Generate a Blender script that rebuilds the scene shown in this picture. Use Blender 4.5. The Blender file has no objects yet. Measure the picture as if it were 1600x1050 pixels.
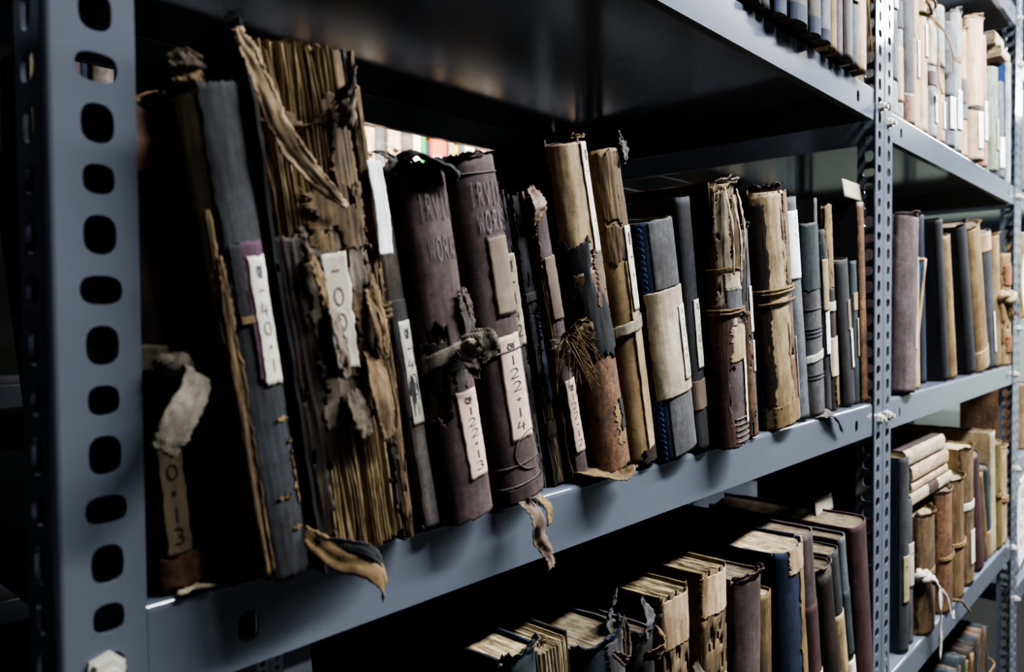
import bpy, math, random
from mathutils import Vector, Matrix, noise
from math import sin, cos, pi, radians, atan2, hypot
# An archive aisle: grey slotted-angle racks full of worn old books.
# Units are metres; x runs along the rack, y goes into the rack, z is up.
H0 = 1.32                       # height of the camera above the floor
scene = bpy.context.scene
COL = scene.collection
rnd = random.Random(7)

# ------------------------------------------------------------------ materials
def lin(h):
    c = [int(h[i:i+2], 16)/255 for i in (0, 2, 4)]
    return tuple(x/12.92 if x <= .04045 else ((x+.055)/1.055)**2.4 for x in c) + (1,)

MATS = {}
def mat(name, a, b, kind='cloth', rough=.85, bump=.25, spec=.25, big=32, dark=.45, grime=None):
    """a / b: two hex tones mixed by a blotchy noise; kind chooses the fine relief."""
    m = bpy.data.materials.new(name); m.use_nodes = True
    nt = m.node_tree; N = nt.nodes; L = nt.links
    bs = N['Principled BSDF']
    def node(t, **k):
        n = N.new(t)
        for q, v in k.items():
            if q in n.inputs.keys(): n.inputs[q].default_value = v
            else: setattr(n, q, v)
        return n
    tc = node('ShaderNodeTexCoord'); oi = node('ShaderNodeObjectInfo')
    sc = node('ShaderNodeVectorMath', operation='SCALE'); sc.inputs[0].default_value = (7, 3, 5)
    L.new(oi.outputs['Random'], sc.inputs['Scale'])
    ad = node('ShaderNodeVectorMath', operation='ADD')
    L.new(tc.outputs['Object'], ad.inputs[0]); L.new(sc.outputs[0], ad.inputs[1])
    co = ad.outputs[0]
    def nz(scale, detail=5, stretch=None, rgh=.6):
        src = co
        if stretch:
            mp = node('ShaderNodeMapping'); mp.inputs['Scale'].default_value = stretch
            L.new(co, mp.inputs[0]); src = mp.outputs[0]
        n = node('ShaderNodeTexNoise'); n.inputs['Scale'].default_value = scale
        n.inputs['Detail'].default_value = detail; n.inputs['Roughness'].default_value = rgh
        L.new(src, n.inputs['Vector']); return n.outputs['Fac']
    def ramp(x, p0, p1, c0=(0, 0, 0, 1), c1=(1, 1, 1, 1)):
        r = node('ShaderNodeValToRGB'); e = r.color_ramp.elements
        e[0].position = p0; e[1].position = p1; e[0].color = c0; e[1].color = c1
        L.new(x, r.inputs[0]); return r.outputs[0]
    def mix(f, x, y, mode='MIX'):
        n = node('ShaderNodeMix', data_type='RGBA', blend_type=mode)
        for s, v in ((0, f), (6, x), (7, y)):
            if hasattr(v, 'is_output'): L.new(v, n.inputs[s])
            else: n.inputs[s].default_value = v
        return n.outputs[2]
    A, B = lin(a), lin(b)
    if grime is None: grime = .35 if name.startswith('label') or name in ('card', 'white_tape', 'ink', 'orange', 'green', 'white') else 0 if name in ('plaster', 'black_wall', 'mid_wall', 'dim_wall', 'concrete', 'ink_dark', 'red_ink') else .75
    k = dark
    if kind == 'pages':
        st = nz(1, 3, (520, 60, 9), .5)
        c = mix(ramp(st, .36, .66), tuple(B[i]*(.24, .24, .27)[i] for i in range(3))+(1,), A)
        c = mix(ramp(nz(big, 4), .4, .7), c, B, 'MIX')
        c = mix(.55, c, mix(ramp(st, .38, .6), tuple(B[i]*(.18, .18, .2)[i] for i in range(3))+(1,), A))
        h = st
    elif kind == 'metal':
        c = mix(ramp(nz(6, 3), .35, .7), A, B)
        c = mix(ramp(nz(900, 2), .74, .8), c, tuple(min(1, x*1.9) for x in A[:3])+(1,))
        h = nz(160, 2)
    else:
        c = mix(ramp(nz(big, 6, None, .65), .36, .64), A, B)
        c = mix(ramp(nz(190, 5, None, .7), .30, .62), tuple(x*k for x in A[:3])+(1,), c)
        if kind in ('leather', 'cloth'):
            c = mix(ramp(nz(70, 8, (1, 1, .25), .75), .66, .74), c, tuple(min(1, x*2.2+.03) for x in B[:3])+(1,))
        if kind == 'cloth':
            w1 = node('ShaderNodeTexWave', wave_type='BANDS', bands_direction='X'); w1.inputs['Scale'].default_value = 260
            w2 = node('ShaderNodeTexWave', wave_type='BANDS', bands_direction='Z'); w2.inputs['Scale'].default_value = 260
            for w in (w1, w2):
                w.inputs['Distortion'].default_value = .8; L.new(co, w.inputs['Vector'])
            mm = node('ShaderNodeMath', operation='MAXIMUM')
            L.new(w1.outputs['Fac'], mm.inputs[0]); L.new(w2.outputs['Fac'], mm.inputs[1]); h = mm.outputs[0]
            c = mix(ramp(h, .2, 1, (.72, .72, .72, 1)), (0, 0, 0, 1), c, 'MIX') if False else mix(.3, c, mix(h, tuple(x*.5 for x in A[:3])+(1,), c))
        elif kind == 'twill':
            w1 = node('ShaderNodeTexWave', wave_type='BANDS', bands_direction='DIAGONAL'); w1.inputs['Scale'].default_value = 560
            w1.inputs['Distortion'].default_value = .4; L.new(co, w1.inputs['Vector']); h = w1.outputs['Fac']
            c = mix(.3, c, mix(h, tuple(x*.35 for x in A[:3])+(1,), c))
        elif kind == 'grain':
            h = nz(1, 6, (260, 120, 26), .7)
            c = mix(ramp(h, .38, .62), tuple(x*.3 for x in A[:3])+(1,), c)
        else:
            h = nz(320 if kind == 'leather' else 120, 6, None, .7)
    if kind != 'metal' and grime:
        c = mix(grime, c, mix(ramp(nz(17, 8, None, .7), .36, .62), (.30, .27, .23, 1), (1, 1, 1, 1)), 'MULTIPLY')
        c = mix(grime*.8, c, mix(ramp(nz(1, 6, (120, 120, 14), .65), .40, .58), (.45, .41, .36, 1), (1, 1, 1, 1)), 'MULTIPLY')
        c = mix(grime*.7, c, mix(ramp(nz(240, 4, None, .7), .58, .68), (1, 1, 1, 1), (.35, .31, .27, 1)), 'MULTIPLY')
    L.new(c, bs.inputs['Base Color'])
    bs.inputs['Roughness'].default_value = rough
    bs.inputs['Specular IOR Level'].default_value = spec
    bp = node('ShaderNodeBump'); bp.inputs['Strength'].default_value = bump
    bp.inputs['Distance'].default_value = .0012
    L.new(h, bp.inputs['Height']); L.new(bp.outputs[0], bs.inputs['Normal'])
    MATS[name] = m
    return m

mat('steel', '545963', '4e535d', 'metal', .13, .015, .75)
mat('bolt_steel', 'a9a79c', '8a877c', 'metal', .35, .1, .6)
mat('navy_grey', '3d4045', '303236'); mat('slate', '5f5f62', '4c4c50'); mat('blue_grey', '6b6f76', '585c64')
mat('charcoal', '343336', '262527'); mat('black_cloth', '1d1e22', '141519'); mat('taupe', '6d6662', '58514d')
mat('dark_blue', '2a3648', '212a39'); mat('bright_blue', '2f5f9a', '24508c'); mat('teal', '39464a', '2b3639')
mat('navy', '26324c', '1e283d'); mat('oxblood', '4f3032', '3e2729'); mat('mauve', '67585a', '544649')
mat('plum_twill', '62504f', '4e4141', 'twill', .85, .2); mat('red_board', '583d38', '493330', 'leather', .8, .2)
mat('brown_leather', '5b4436', '8a6444', 'leather', .6, .35, .35, 22); mat('dark_leather', '36291f', '2a201a', 'leather', .65, .4)
mat('rust', '7d5136', '94633f', 'leather', .75, .3); mat('olive', '77683a', '63562f', 'leather', .8, .2)
mat('vellum', 'b09a77', '96805e', 'paper', .7, .2, .3, 26, .7); mat('cream', 'c0b59d', 'a89b82', 'paper', .8, .2, .2, 30, .75)
mat('tan', '8c7654', '715b3e', 'paper', .8, .25, .2, 30, .7); mat('tan_cracked', '8a6f4c', '6a5236', 'grain', .8, .6)
mat('bare_fibre', '8f7658', '6d583f', 'grain', .9, .8); mat('grey_fibre', '8c8070', '6b5d4d', 'grain', .9, .7)
mat('pages', 'c4b08d', 'a08a66', 'pages', .9, .5); mat('pages_pale', 'b3a383', '93805f', 'pages', .9, .4)
mat('pages_dark', '83705a', '62523e', 'pages', .95, .6); mat('page_cut', '7d705b', '685b45', 'pages', .9, .3)
mat('label_white', 'd4cfc2', 'c0b9aa', 'paper', .8, .05, .2, 60, .9); mat('label_bright', 'e9eaec', 'dcdde0', 'paper', .8, .05, .2, 60, .95)
mat('label_pink', 'c9a79c', 'cdbba8', 'paper', .8, .08, .2, 48, .85); mat('label_tan', '9a8a6d', '7f7158', 'paper', .85, .1, .2, 60, .8)
mat('label_grey', 'b9b3a6', '9b9486', 'paper', .85, .1, .2, 60, .8); mat('label_brown', '77675a', '645447', 'paper', .85, .15, .2, 50, .75)
mat('purple_edge', '57394a', '4a303f', 'paper', .85, .1); mat('ink', '3a4168', '2f3658', 'paper', .7, 0); mat('ink_dark', '33302f', '282525', 'paper', .8, 0)
mat('tape', 'b5ab95', '948a74', 'cloth', .9, .6, .2, 60); mat('grey_tape', '8d8578', '6d665a', 'cloth', .9, .6, .2, 60)
mat('white_tape', 'd9d6cc', 'c3beb1', 'cloth', .9, .5); mat('twine', '9a7d52', '7d6340', 'grain', .9, .6); mat('rag', '8a7048', '6b5536', 'grain', .95, .7)
mat('card', 'a9a392', '9b9584', 'paper', .85, .05, .2, 40, .9); mat('emboss', '6a5d5d', '5a4f50', 'twill', .7, .3)
mat('orange', 'c0562a', 'b24c22', 'paper', .6, .1); mat('green', '1f8f3c', '1a7d34', 'paper', .6, .1); mat('yellow', 'b89a3a', 'a88a2c', 'paper', .7, .1)
mat('pink', 'b98277', 'a87066', 'paper', .7, .1); mat('white', 'd8d4ca', 'cac5b8', 'paper', .7, .1); mat('royal', '34548c', '2b4a80')
mat('pale_grey', 'a9adb0', '94989b'); mat('pale_tan', 'c2a88a', 'ad9172', 'paper', .8, .2, .2, 30, .8); mat('pale_green', '8d9a8c', '7a877a')
mat('red_ink', 'b84a4a', 'a84040', 'paper', .8, 0)
mat('mid_wall', '474c4e', '3e4244', 'paper', .9, .1, .2, 3, .8); mat('black_wall', '161817', '121413', 'paper', .9, .1, .2, 3, .8); mat('dim_wall', '2c2f2e', '242726', 'paper', .9, .1, .2, 3, .8); mat('plaster', 'a9b3a6', '9ca699', 'paper', .9, .1, .2, 3, .9); mat('concrete', '181817', '131312', 'paper', .8, .2, .2, 3, .8)
mat('enamel', 'e6e6e2', 'dcdcd8', 'metal', .4, .02)
def tube_mat():
    m = bpy.data.materials.new('lamp_tube'); m.use_nodes = True
    b = m.node_tree.nodes['Principled BSDF']; b.inputs['Emission Color'].default_value = (.9, .97, 1, 1); b.inputs['Emission Strength'].default_value = 4
    MATS['lamp_tube'] = m
tube_mat()

# ------------------------------------------------------------------ mesh tools
class MB:
    def __init__(s): s.v = []; s.f = []; s.sm = []
    def add(s, vs, fs, smooth=False):
        b = len(s.v); s.v += [tuple(p) for p in vs]
        s.f += [tuple(b+i for i in f) for f in fs]; s.sm += [smooth]*len(fs); return s
    def box(s, x0, x1, y0, y1, z0, z1):
        vs = [(x, y, z) for x in (x0, x1) for y in (y0, y1) for z in (z0, z1)]
        return s.add(vs, [(0, 1, 3, 2), (4, 6, 7, 5), (0, 4, 5, 1), (2, 3, 7, 6), (0, 2, 6, 4), (1, 5, 7, 3)])
    def sheet(s, P, ns, nz, th, mask=None, smooth=True, flip=False):
        """closed thin shell over P(a, b); mask(a, b) False leaves a ragged hole"""
        g = [[Vector(P(i/ns, j/nz)) for j in range(nz+1)] for i in range(ns+1)]
        b = len(s.v); outer = []; inner = []
        for i in range(ns+1):
            for j in range(nz+1):
                da = g[min(i+1, ns)][j]-g[max(i-1, 0)][j]; db = g[i][min(j+1, nz)]-g[i][max(j-1, 0)]
                n = da.cross(db); n.normalize()
                if flip: n = -n
                outer.append(g[i][j]); inner.append(g[i][j]-n*th)
        ID = lambda i, j: i*(nz+1)+j
        M = len(outer)
        on = {(i, j) for i in range(ns) for j in range(nz) if mask is None or mask((i+.5)/ns, (j+.5)/nz)}
        used = {}
        def V(k):
            if k not in used: used[k] = len(s.v); s.v.append(tuple(outer[k] if k < M else inner[k-M]))
            return used[k]
        for (i, j) in on:
            q = [ID(i, j), ID(i+1, j), ID(i+1, j+1), ID(i, j+1)]
            if flip: q.reverse()
            s.f.append(tuple(V(k) for k in q)); s.sm.append(smooth)
            s.f.append(tuple(V(k+M) for k in reversed(q))); s.sm.append(smooth)
            for (nb, e) in (((i-1, j), (ID(i, j+1), ID(i, j))), ((i+1, j), (ID(i+1, j), ID(i+1, j+1))),
                            ((i, j-1), (ID(i, j), ID(i+1, j))), ((i, j+1), (ID(i+1, j+1), ID(i, j+1)))):
                if nb not in on:
                    p, r = e if not flip else e[::-1]
                    s.f.append((V(r), V(p), V(p+M), V(r+M))); s.sm.append(False)
        return s
    def tube(s, path, r, n=7, cap=True):
        path = [Vector(p) for p in path]; rings = []; u = None
        for i, p in enumerate(path):
            d = (path[min(i+1, len(path)-1)]-path[max(i-1, 0)]).normalized()
            if u is None:
                u = d.orthogonal().normalized()
            u = (u-d*u.dot(d)).normalized(); w = d.cross(u)
            rr = r(i/(len(path)-1)) if callable(r) else r
            rings.append([p+(u*cos(2*pi*k/n)+w*sin(2*pi*k/n))*rr for k in range(n)])
        vs = [q for R in rings for q in R]; fs = []
        for i in range(len(rings)-1):
            for k in range(n):
                fs.append((i*n+k, i*n+(k+1) % n, (i+1)*n+(k+1) % n, (i+1)*n+k))
        if cap: fs += [tuple(reversed(range(n))), tuple(range(len(vs)-n, len(vs)))]
        return s.add(vs, fs, True)
    def build(s, name, m, parent=None):
        me = bpy.data.meshes.new(name); me.from_pydata(s.v, [], s.f)
        me.polygons.foreach_set('use_smooth', s.sm); me.materials.append(MATS[m]); me.update()
        o = bpy.data.objects.new(name, me); COL.objects.link(o)
        if parent: o.parent = parent
        return o

def empty(name, loc=(0, 0, 0), rot=(0, 0, 0)):
    o = bpy.data.objects.new(name, None); COL.objects.link(o); o.empty_display_size = .02
    o.location = loc; o.rotation_euler = rot; return o
def tag(o, label=None, cat=None, group=None, kind=None):
    for k, v in (('label', label), ('category', cat), ('group', group), ('kind', kind)):
        if v: o[k] = v
    return o
def copy_tree(o, parent=None):
    c = o.copy(); COL.objects.link(c); c.parent = parent
    for ch in list(o.children): copy_tree(ch, c)
    return c
def nz(x, y=0, z=0): return noise.noise(Vector((x, y, z)))
def nz2(x, y=0, z=0): return nz(x, y, z)+.5*nz(2*x, 2*y, z+7)+.25*nz(4*x, 4*y, z+13)
def spline(pts, n):
    pts = [Vector(p) for p in pts]; P = [pts[0]*2-pts[1]]+pts+[pts[-1]*2-pts[-2]]; out = []
    for k in range(n+1):
        t = k/n*(len(pts)-1); i = min(int(t), len(pts)-2); u = t-i
        a, b, c, d = P[i:i+4]
        out.append(.5*((2*b)+(c-a)*u+(2*a-5*b+4*c-d)*u*u+(3*b-a-3*c+d)*u**3))
    return out
def ribbon(mb, pts, widths, wdir, th=.0006, jag=.0015, crump=.0012, seed=0, n=36, nw=10):
    """a strip of torn material along a path, ragged at its sides and ends"""
    c = spline(pts, n); wd = [Vector(w) for w in (wdir if isinstance(wdir[0], (tuple, list)) else [wdir]*2)]
    w = spline([(x, 0, 0) for x in widths], n)
    def P(a, b):
        k = b*n; i = min(int(k), n-1); p = c[i].lerp(c[i+1], k-i); ww = w[i].x
        d = wd[0].lerp(wd[-1], b).normalized()
        t = (c[i+1]-c[i]).normalized(); nn = t.cross(d)
        j = jag*(.6*nz2(b*9, a*2, seed+3)+.6*nz2(b*48, a*3, seed+5))
        e = (jag*1.6*nz2(a*9, 5, seed+9))*(1 if b > .5 else -1)*(abs(b-.5)*2)**6
        return p+d*((a-.5)*ww+j*(1 if a > .5 else -1)*abs(a-.5)*2)+nn*crump*.8*nz2(a*2.2, b*4, seed)+t*e
    return mb.sheet(P, nw, n, th)

# ------------------------------------------------------------------ handwriting (pen strokes in a unit box)
def arc(cx, cy, rx, ry, a0, a1, n=10): return [(cx+rx*cos(radians(a0+(a1-a0)*k/n)), cy+ry*sin(radians(a0+(a1-a0)*k/n))) for k in range(n+1)]
GLYPH = {
 '0': [arc(.5, .5, .33, .42, 90, 450, 18)], '1': [[(.5, .95), (.48, .05)]],
 '2': [arc(.5, .7, .28, .24, 160, -40, 10)+[(.2, .08), (.85, .1)]],
 '3': [arc(.45, .72, .28, .22, 140, -80, 9)+arc(.45, .28, .32, .25, 80, -140, 9)],
 '4': [[(.35, .95), (.15, .4), (.8, .42)], [(.62, .75), (.58, .05)]],
 '5': [[(.75, .92), (.3, .92), (.28, .55)]+arc(.45, .32, .3, .26, 110, -130, 9)],
 '9': [arc(.5, .68, .27, .25, 0, 360, 14)+[(.74, .5), (.6, .05)]], '8': [arc(.5, .72, .22, .2, -90, 270, 12)+arc(.5, .28, .28, .24, 90, 450, 12)[1:]],
 'Q': [[(.85, .95), (.55, .6)]+arc(.48, .52, .26, .3, 60, 400, 14)+[(.3, .15), (.75, .1)], [(.25, .9), (.7, .3)]],
 '.': [arc(.5, .5, .1, .1, 0, 360, 8)], ':': [arc(.5, .75, .08, .08, 0, 360, 6), arc(.5, .25, .08, .08, 0, 360, 6)], '-': [[(.2, .5), (.8, .5)]],
 'N': [[(.2, .05), (.2, .95), (.75, .08), (.78, .95)]], 'I': [[(.5, .95), (.5, .05)], [(.35, .95), (.65, .95)], [(.35, .05), (.65, .05)]],
 'R': [[(.2, .05), (.2, .95)], [(.2, .95)]+arc(.5, .72, .28, .22, 80, -80, 8)+[(.25, .5)], [(.45, .5), (.85, .05)]],
 'V': [[(.1, .95), (.5, .05), (.9, .95)]], 'G': [arc(.5, .5, .36, .44, 50, 340, 14)+[(.85, .48), (.55, .48)]],
 'W': [[(.05, .95), (.28, .05), (.5, .75), (.72, .05), (.95, .95)]], 'O': [arc(.5, .5, .4, .45, 90, 450, 18)],
 'K': [[(.2, .95), (.2, .05)], [(.8, .95), (.22, .48), (.85, .05)]], 'S': [arc(.5, .72, .3, .22, 40, 270, 9)+arc(.5, .28, .32, .24, 90, -140, 9)],
 ' ': [], '/': [[(.2, .1), (.8, .9)]],
}
def pen(mb, S, ch, a0, a1, b0, b1, w, off):
    """write one glyph on surface S(a, b, off) in the box a0..a1, b0..b1; w = stroke width in box units"""
    for st in GLYPH.get(ch, []):
        q = []
        for i in range(len(st)-1):
            (x0, y0), (x1, y1) = st[i], st[i+1]; m = max(1, int(hypot(x1-x0, y1-y0)/.12))
            q += [(x0+(x1-x0)*k/m, y0+(y1-y0)*k/m) for k in range(m)]
        q.append(st[-1]); vs = []; fs = []
        for i, (x, y) in enumerate(q):
            dx = q[min(i+1, len(q)-1)][0]-q[max(i-1, 0)][0]; dy = q[min(i+1, len(q)-1)][1]-q[max(i-1, 0)][1]
            l = hypot(dx, dy) or 1; nx, ny = -dy/l*w/2, dx/l*w/2
            for sg in (1, -1):
                vs.append(S(a0+(a1-a0)*(x+sg*nx), b0+(b1-b0)*(y+sg*ny), off))
        for i in range(len(q)-1): fs.append((2*i, 2*i+1, 2*i+3, 2*i+2))
        mb.add(vs, fs, True)

LIGHT_A, LIGHT_B, LIGHT_C, EXPO = 225, 44, 140, .12
# every book: left foot corner x, y, z, lean in degrees, thickness, height, depth (metres)
GEO = {
  'B1': (0.1339, 0.0080, 1.2031, -5.02, 0.0215, 0.2036, 0.151),
  'B2': (0.1702, -0.0170, 1.2031, -8.53, 0.0235, 0.2125, 0.157),
  'B3': (0.1964, -0.0200, 1.2031, -8.52, 0.0512, 0.2379, 0.176),
  'B3b': (0.2529, -0.0120, 1.2031, -7.94, 0.0066, 0.2459, 0.182),
  'B4': (0.2701, -0.0040, 1.2031, -10.60, 0.0139, 0.1906, 0.141),
  'B5': (0.2866, -0.0080, 1.2031, -10.57, 0.0334, 0.1971, 0.146),
  'B6': (0.3328, -0.0020, 1.2031, -11.73, 0.0390, 0.2070, 0.153),
  'B7a': (0.3811, 0.0080, 1.2031, -11.43, 0.0101, 0.1966, 0.145),
  'B7b': (0.4003, 0.0080, 1.2031, -13.27, 0.0109, 0.1974, 0.146),
  'B8': (0.4168, 0.0060, 1.2031, -14.10, 0.0175, 0.1990, 0.147),
  'B9': (0.4439, 0.0060, 1.2031, -13.44, 0.0376, 0.2364, 0.236),
  'B10': (0.4849, 0.0060, 1.2031, -12.27, 0.0328, 0.2353, 0.174),
  'B11': (0.5208, 0.0000, 1.2031, -11.93, 0.0504, 0.1869, 0.138),
  'B12': (0.5748, 0.0000, 1.2031, -9.25, 0.0225, 0.2111, 0.156),
  'B13': (0.6000, -0.0120, 1.2031, -6.26, 0.0415, 0.2248, 0.225),
  'B13b': (0.6766, 0.0030, 1.2031, -7.50, 0.0212, 0.1952, 0.144),
  'B14': (0.7252, 0.0060, 1.2031, -9.29, 0.0650, 0.2336, 0.234),
  'B15': (0.8031, 0.0100, 1.2031, -9.92, 0.0324, 0.2358, 0.175),
  'B16': (0.8382, 0.0100, 1.2031, -6.94, 0.0397, 0.2122, 0.157),
  'B17': (0.8991, 0.0120, 1.2031, -6.73, 0.0162, 0.2106, 0.156),
  'B18': (0.9176, 0.0140, 1.2031, -6.73, 0.0239, 0.2400, 0.178),
  'B19a': (0.9616, 0.0140, 1.2031, -10.19, 0.0351, 0.1792, 0.133),
  'B19b': (0.9996, 0.0140, 1.2031, -5.22, 0.0182, 0.1797, 0.133),
  'B20': (1.0203, 0.0110, 1.2031, -5.22, 0.0199, 0.2537, 0.254),
  'L1': (0.3598, 0.0000, 0.8206, -4.93, 0.0314, 0.2890, 0.214),
  'L2': (0.4073, 0.0000, 0.8206, -7.56, 0.0329, 0.2837, 0.210),
  'L3': (0.4485, 0.0000, 0.8206, -8.30, 0.0500, 0.2713, 0.201),
  'L4': (0.5011, 0.0000, 0.8206, -5.63, 0.0289, 0.2564, 0.190),
  'L5': (0.5322, 0.0000, 0.8206, -2.44, 0.0406, 0.2747, 0.203),
  'L7': (0.5920, 0.0000, 0.8206, -1.59, 0.0439, 0.2775, 0.205),
  'L8': (0.6379, 0.0000, 0.8209, 0.32, 0.0505, 0.2574, 0.190),
  'L9': (0.6964, 0.0000, 0.8206, -1.19, 0.0273, 0.2294, 0.170),
  'L10': (0.7539, 0.0000, 0.8206, -6.49, 0.0600, 0.2632, 0.195),
  'L11': (0.8326, 0.0000, 0.8206, -9.30, 0.0319, 0.2670, 0.198),
  'L12': (0.8889, 0.0000, 0.8206, -13.34, 0.0343, 0.2199, 0.163),
  'L13': (0.9262, 0.0000, 0.8206, -13.20, 0.0260, 0.2308, 0.171),
  'L14': (0.9549, 0.0000, 0.8206, -12.26, 0.0202, 0.2411, 0.178),
  'L15': (0.9777, 0.0000, 0.8206, -9.21, 0.0468, 0.2446, 0.181),
  'U1': (0.6647, -0.0041, 1.6021, -1.50, 0.0229, 0.2400, 0.178),
  'U2': (0.6891, -0.0049, 1.6021, -1.50, 0.0163, 0.2400, 0.178),
  'U3': (0.7068, -0.0084, 1.6021, -1.50, 0.0260, 0.2400, 0.178),
  'U4': (0.7342, -0.0111, 1.6021, -1.50, 0.0377, 0.2400, 0.178),
  'U5': (0.7733, -0.0121, 1.6021, -1.50, 0.0082, 0.2400, 0.178),
  'U6': (0.7828, -0.0120, 1.6021, -1.50, 0.0269, 0.2400, 0.178),
  'U7': (0.8112, -0.0126, 1.6021, -1.50, 0.0253, 0.2400, 0.178),
  'U8': (0.8483, -0.0089, 1.6021, -1.50, 0.0188, 0.2400, 0.178),
  'U9': (0.8713, -0.0081, 1.6021, -1.50, 0.0168, 0.2400, 0.178),
  'U10': (0.8895, -0.0089, 1.6021, -1.50, 0.0256, 0.2400, 0.178),
  'U11': (0.9207, -0.0071, 1.6021, -1.50, 0.0213, 0.2400, 0.178),
  'U12': (0.9447, -0.0062, 1.6021, -1.50, 0.0244, 0.2400, 0.178),
  'V1': (1.1322, 0.0120, 1.5866, -2.64, 0.0248, 0.2410, 0.178),
  'V2': (1.1587, 0.0120, 1.5866, -2.70, 0.0238, 0.2494, 0.185),
  'V3': (1.1859, 0.0120, 1.5866, -3.15, 0.0422, 0.2603, 0.193),
  'V4': (1.2310, 0.0120, 1.5866, -3.48, 0.0289, 0.2456, 0.182),
  'V5': (1.2614, 0.0120, 1.5866, -3.46, 0.0376, 0.2651, 0.196),
  'V6': (1.3053, 0.0120, 1.5866, -4.38, 0.0432, 0.2158, 0.160),
  'V7': (1.3563, 0.0120, 1.5866, -3.70, 0.0408, 0.2123, 0.157),
  'V8': (1.4000, 0.0120, 1.5866, -4.09, 0.0544, 0.1985, 0.147),
  'V9': (1.4560, 0.0120, 1.5866, -3.47, 0.0477, 0.2296, 0.170),
  'V10': (1.5088, 0.0120, 1.5866, -4.44, 0.0403, 0.2121, 0.157),
  'V11': (1.5585, 0.0120, 1.5866, -4.96, 0.0840, 0.2463, 0.182),
  'V12': (1.6491, 0.0120, 1.5866, -6.11, 0.0520, 0.2392, 0.177),
  'V13': (1.7071, 0.0120, 1.5866, -5.80, 0.0739, 0.1957, 0.145),
  'V14': (1.8113, 0.0120, 1.5866, -6.34, 0.0500, 0.1902, 0.141),
  'V15': (1.9090, 0.0120, 1.5866, -1.41, 0.0320, 0.2535, 0.188),
  'W1': (1.1394, 0.0120, 1.2069, 3.14, 0.0700, 0.2493, 0.184),
  'W1b': (1.3568, 0.0300, 1.2031, -5.31, 0.0257, 0.2696, 0.199),
  'W2': (1.2453, 0.0120, 1.2031, -3.31, 0.0277, 0.1968, 0.146),
  'W3': (1.4143, 0.0120, 1.2031, -11.67, 0.0312, 0.2664, 0.197),
  'W4': (1.4589, 0.0120, 1.2031, -13.22, 0.0351, 0.2440, 0.181),
  'W5': (1.5819, 0.0120, 1.2031, -18.49, 0.0460, 0.2755, 0.204),
  'W6': (1.6489, 0.0120, 1.2031, -20.17, 0.0700, 0.2763, 0.204),
  'W7': (1.7288, 0.0120, 1.2031, -14.76, 0.0618, 0.2694, 0.199),
  'W8': (1.7944, 0.0120, 1.2031, -7.76, 0.0528, 0.2681, 0.198),
  'W9': (1.8808, 0.0120, 1.2031, -4.37, 0.0600, 0.2342, 0.173),
  'X1': (1.1841, 0.0120, 0.8236, -0.85, 0.0350, 0.2864, 0.212),
  'X2': (1.2286, 0.0120, 0.8236, -2.99, 0.0216, 0.2188, 0.162),
  'X3': (1.2712, 0.0120, 0.8236, -2.56, 0.0700, 0.1848, 0.137),
  'X4': (1.3805, 0.0120, 0.8236, -3.29, 0.0700, 0.2000, 0.148),
  'X5': (1.4614, 0.0120, 0.8236, -3.11, 0.0700, 0.2074, 0.153),
  'X6': (1.5503, 0.0120, 0.8236, -4.23, 0.0630, 0.2505, 0.185),
  'X7': (1.6535, 0.0120, 0.8236, -13.60, 0.0522, 0.2299, 0.170),
  'X8': (1.7336, 0.0120, 0.8236, -19.37, 0.0319, 0.1895, 0.140),
  'X9': (1.7707, 0.0120, 0.8236, -14.64, 0.0297, 0.1917, 0.142),
  'X10': (1.8030, 0.0120, 0.8236, -5.11, 0.0294, 0.2507, 0.186),
  'X11': (1.8340, 0.0120, 0.8236, -5.13, 0.0461, 0.2252, 0.167),
  'X12': (1.8817, 0.0120, 0.8236, -4.27, 0.0452, 0.2069, 0.153),
  'X13': (1.9286, 0.0120, 0.8236, -4.27, 0.0274, 0.1985, 0.147),
  'U13': (0.9925, 0.0120, 1.6021, -1.50, 0.0345, 0.2400, 0.178),
  'B16a': (0.8804, 0.0120, 1.2031, -4.49, 0.0082, 0.2443, 0.244),
  'Y1': (2.0501, 0.0120, 1.5866, -3.26, 0.0540, 0.2245, 0.166),
  'Y2': (2.1841, 0.0300, 1.3006, -3.26, 0.0600, 0.2050, 0.152),
  'Y3': (2.1381, 0.0200, 0.9906, -3.26, 0.0600, 0.1549, 0.120),
  'Y4': (2.1492, 0.0200, 0.6968, 176.72, 0.0040, 0.0308, 0.120),
  'S4': (1.2263, 0.0100, 1.0487, 90, 0.0200, 0.2377, 0.160),
  'S3': (1.2326, 0.0100, 1.0635, 90, 0.0140, 0.2059, 0.160),
  'S2': (1.2263, 0.0100, 1.0903, 90, 0.0260, 0.2080, 0.160),
  'S1': (1.1955, 0.0100, 1.1171, 90, 0.0260, 0.2142, 0.160),
  'S5': (1.8540, 0.0120, 1.8654, 90, 0.0220, 0.0850, 0.160),
  'S6': (1.8340, 0.0200, 1.8912, 90, 0.0250, 0.0770, 0.160),
}
CARD1 = (0.9670, 1.0280, .014, 1.4600, 1.4824, .002)
CARD2 = (0.9623, 1.0200, 0.045, 1.0619, 1.0819, .004)
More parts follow.
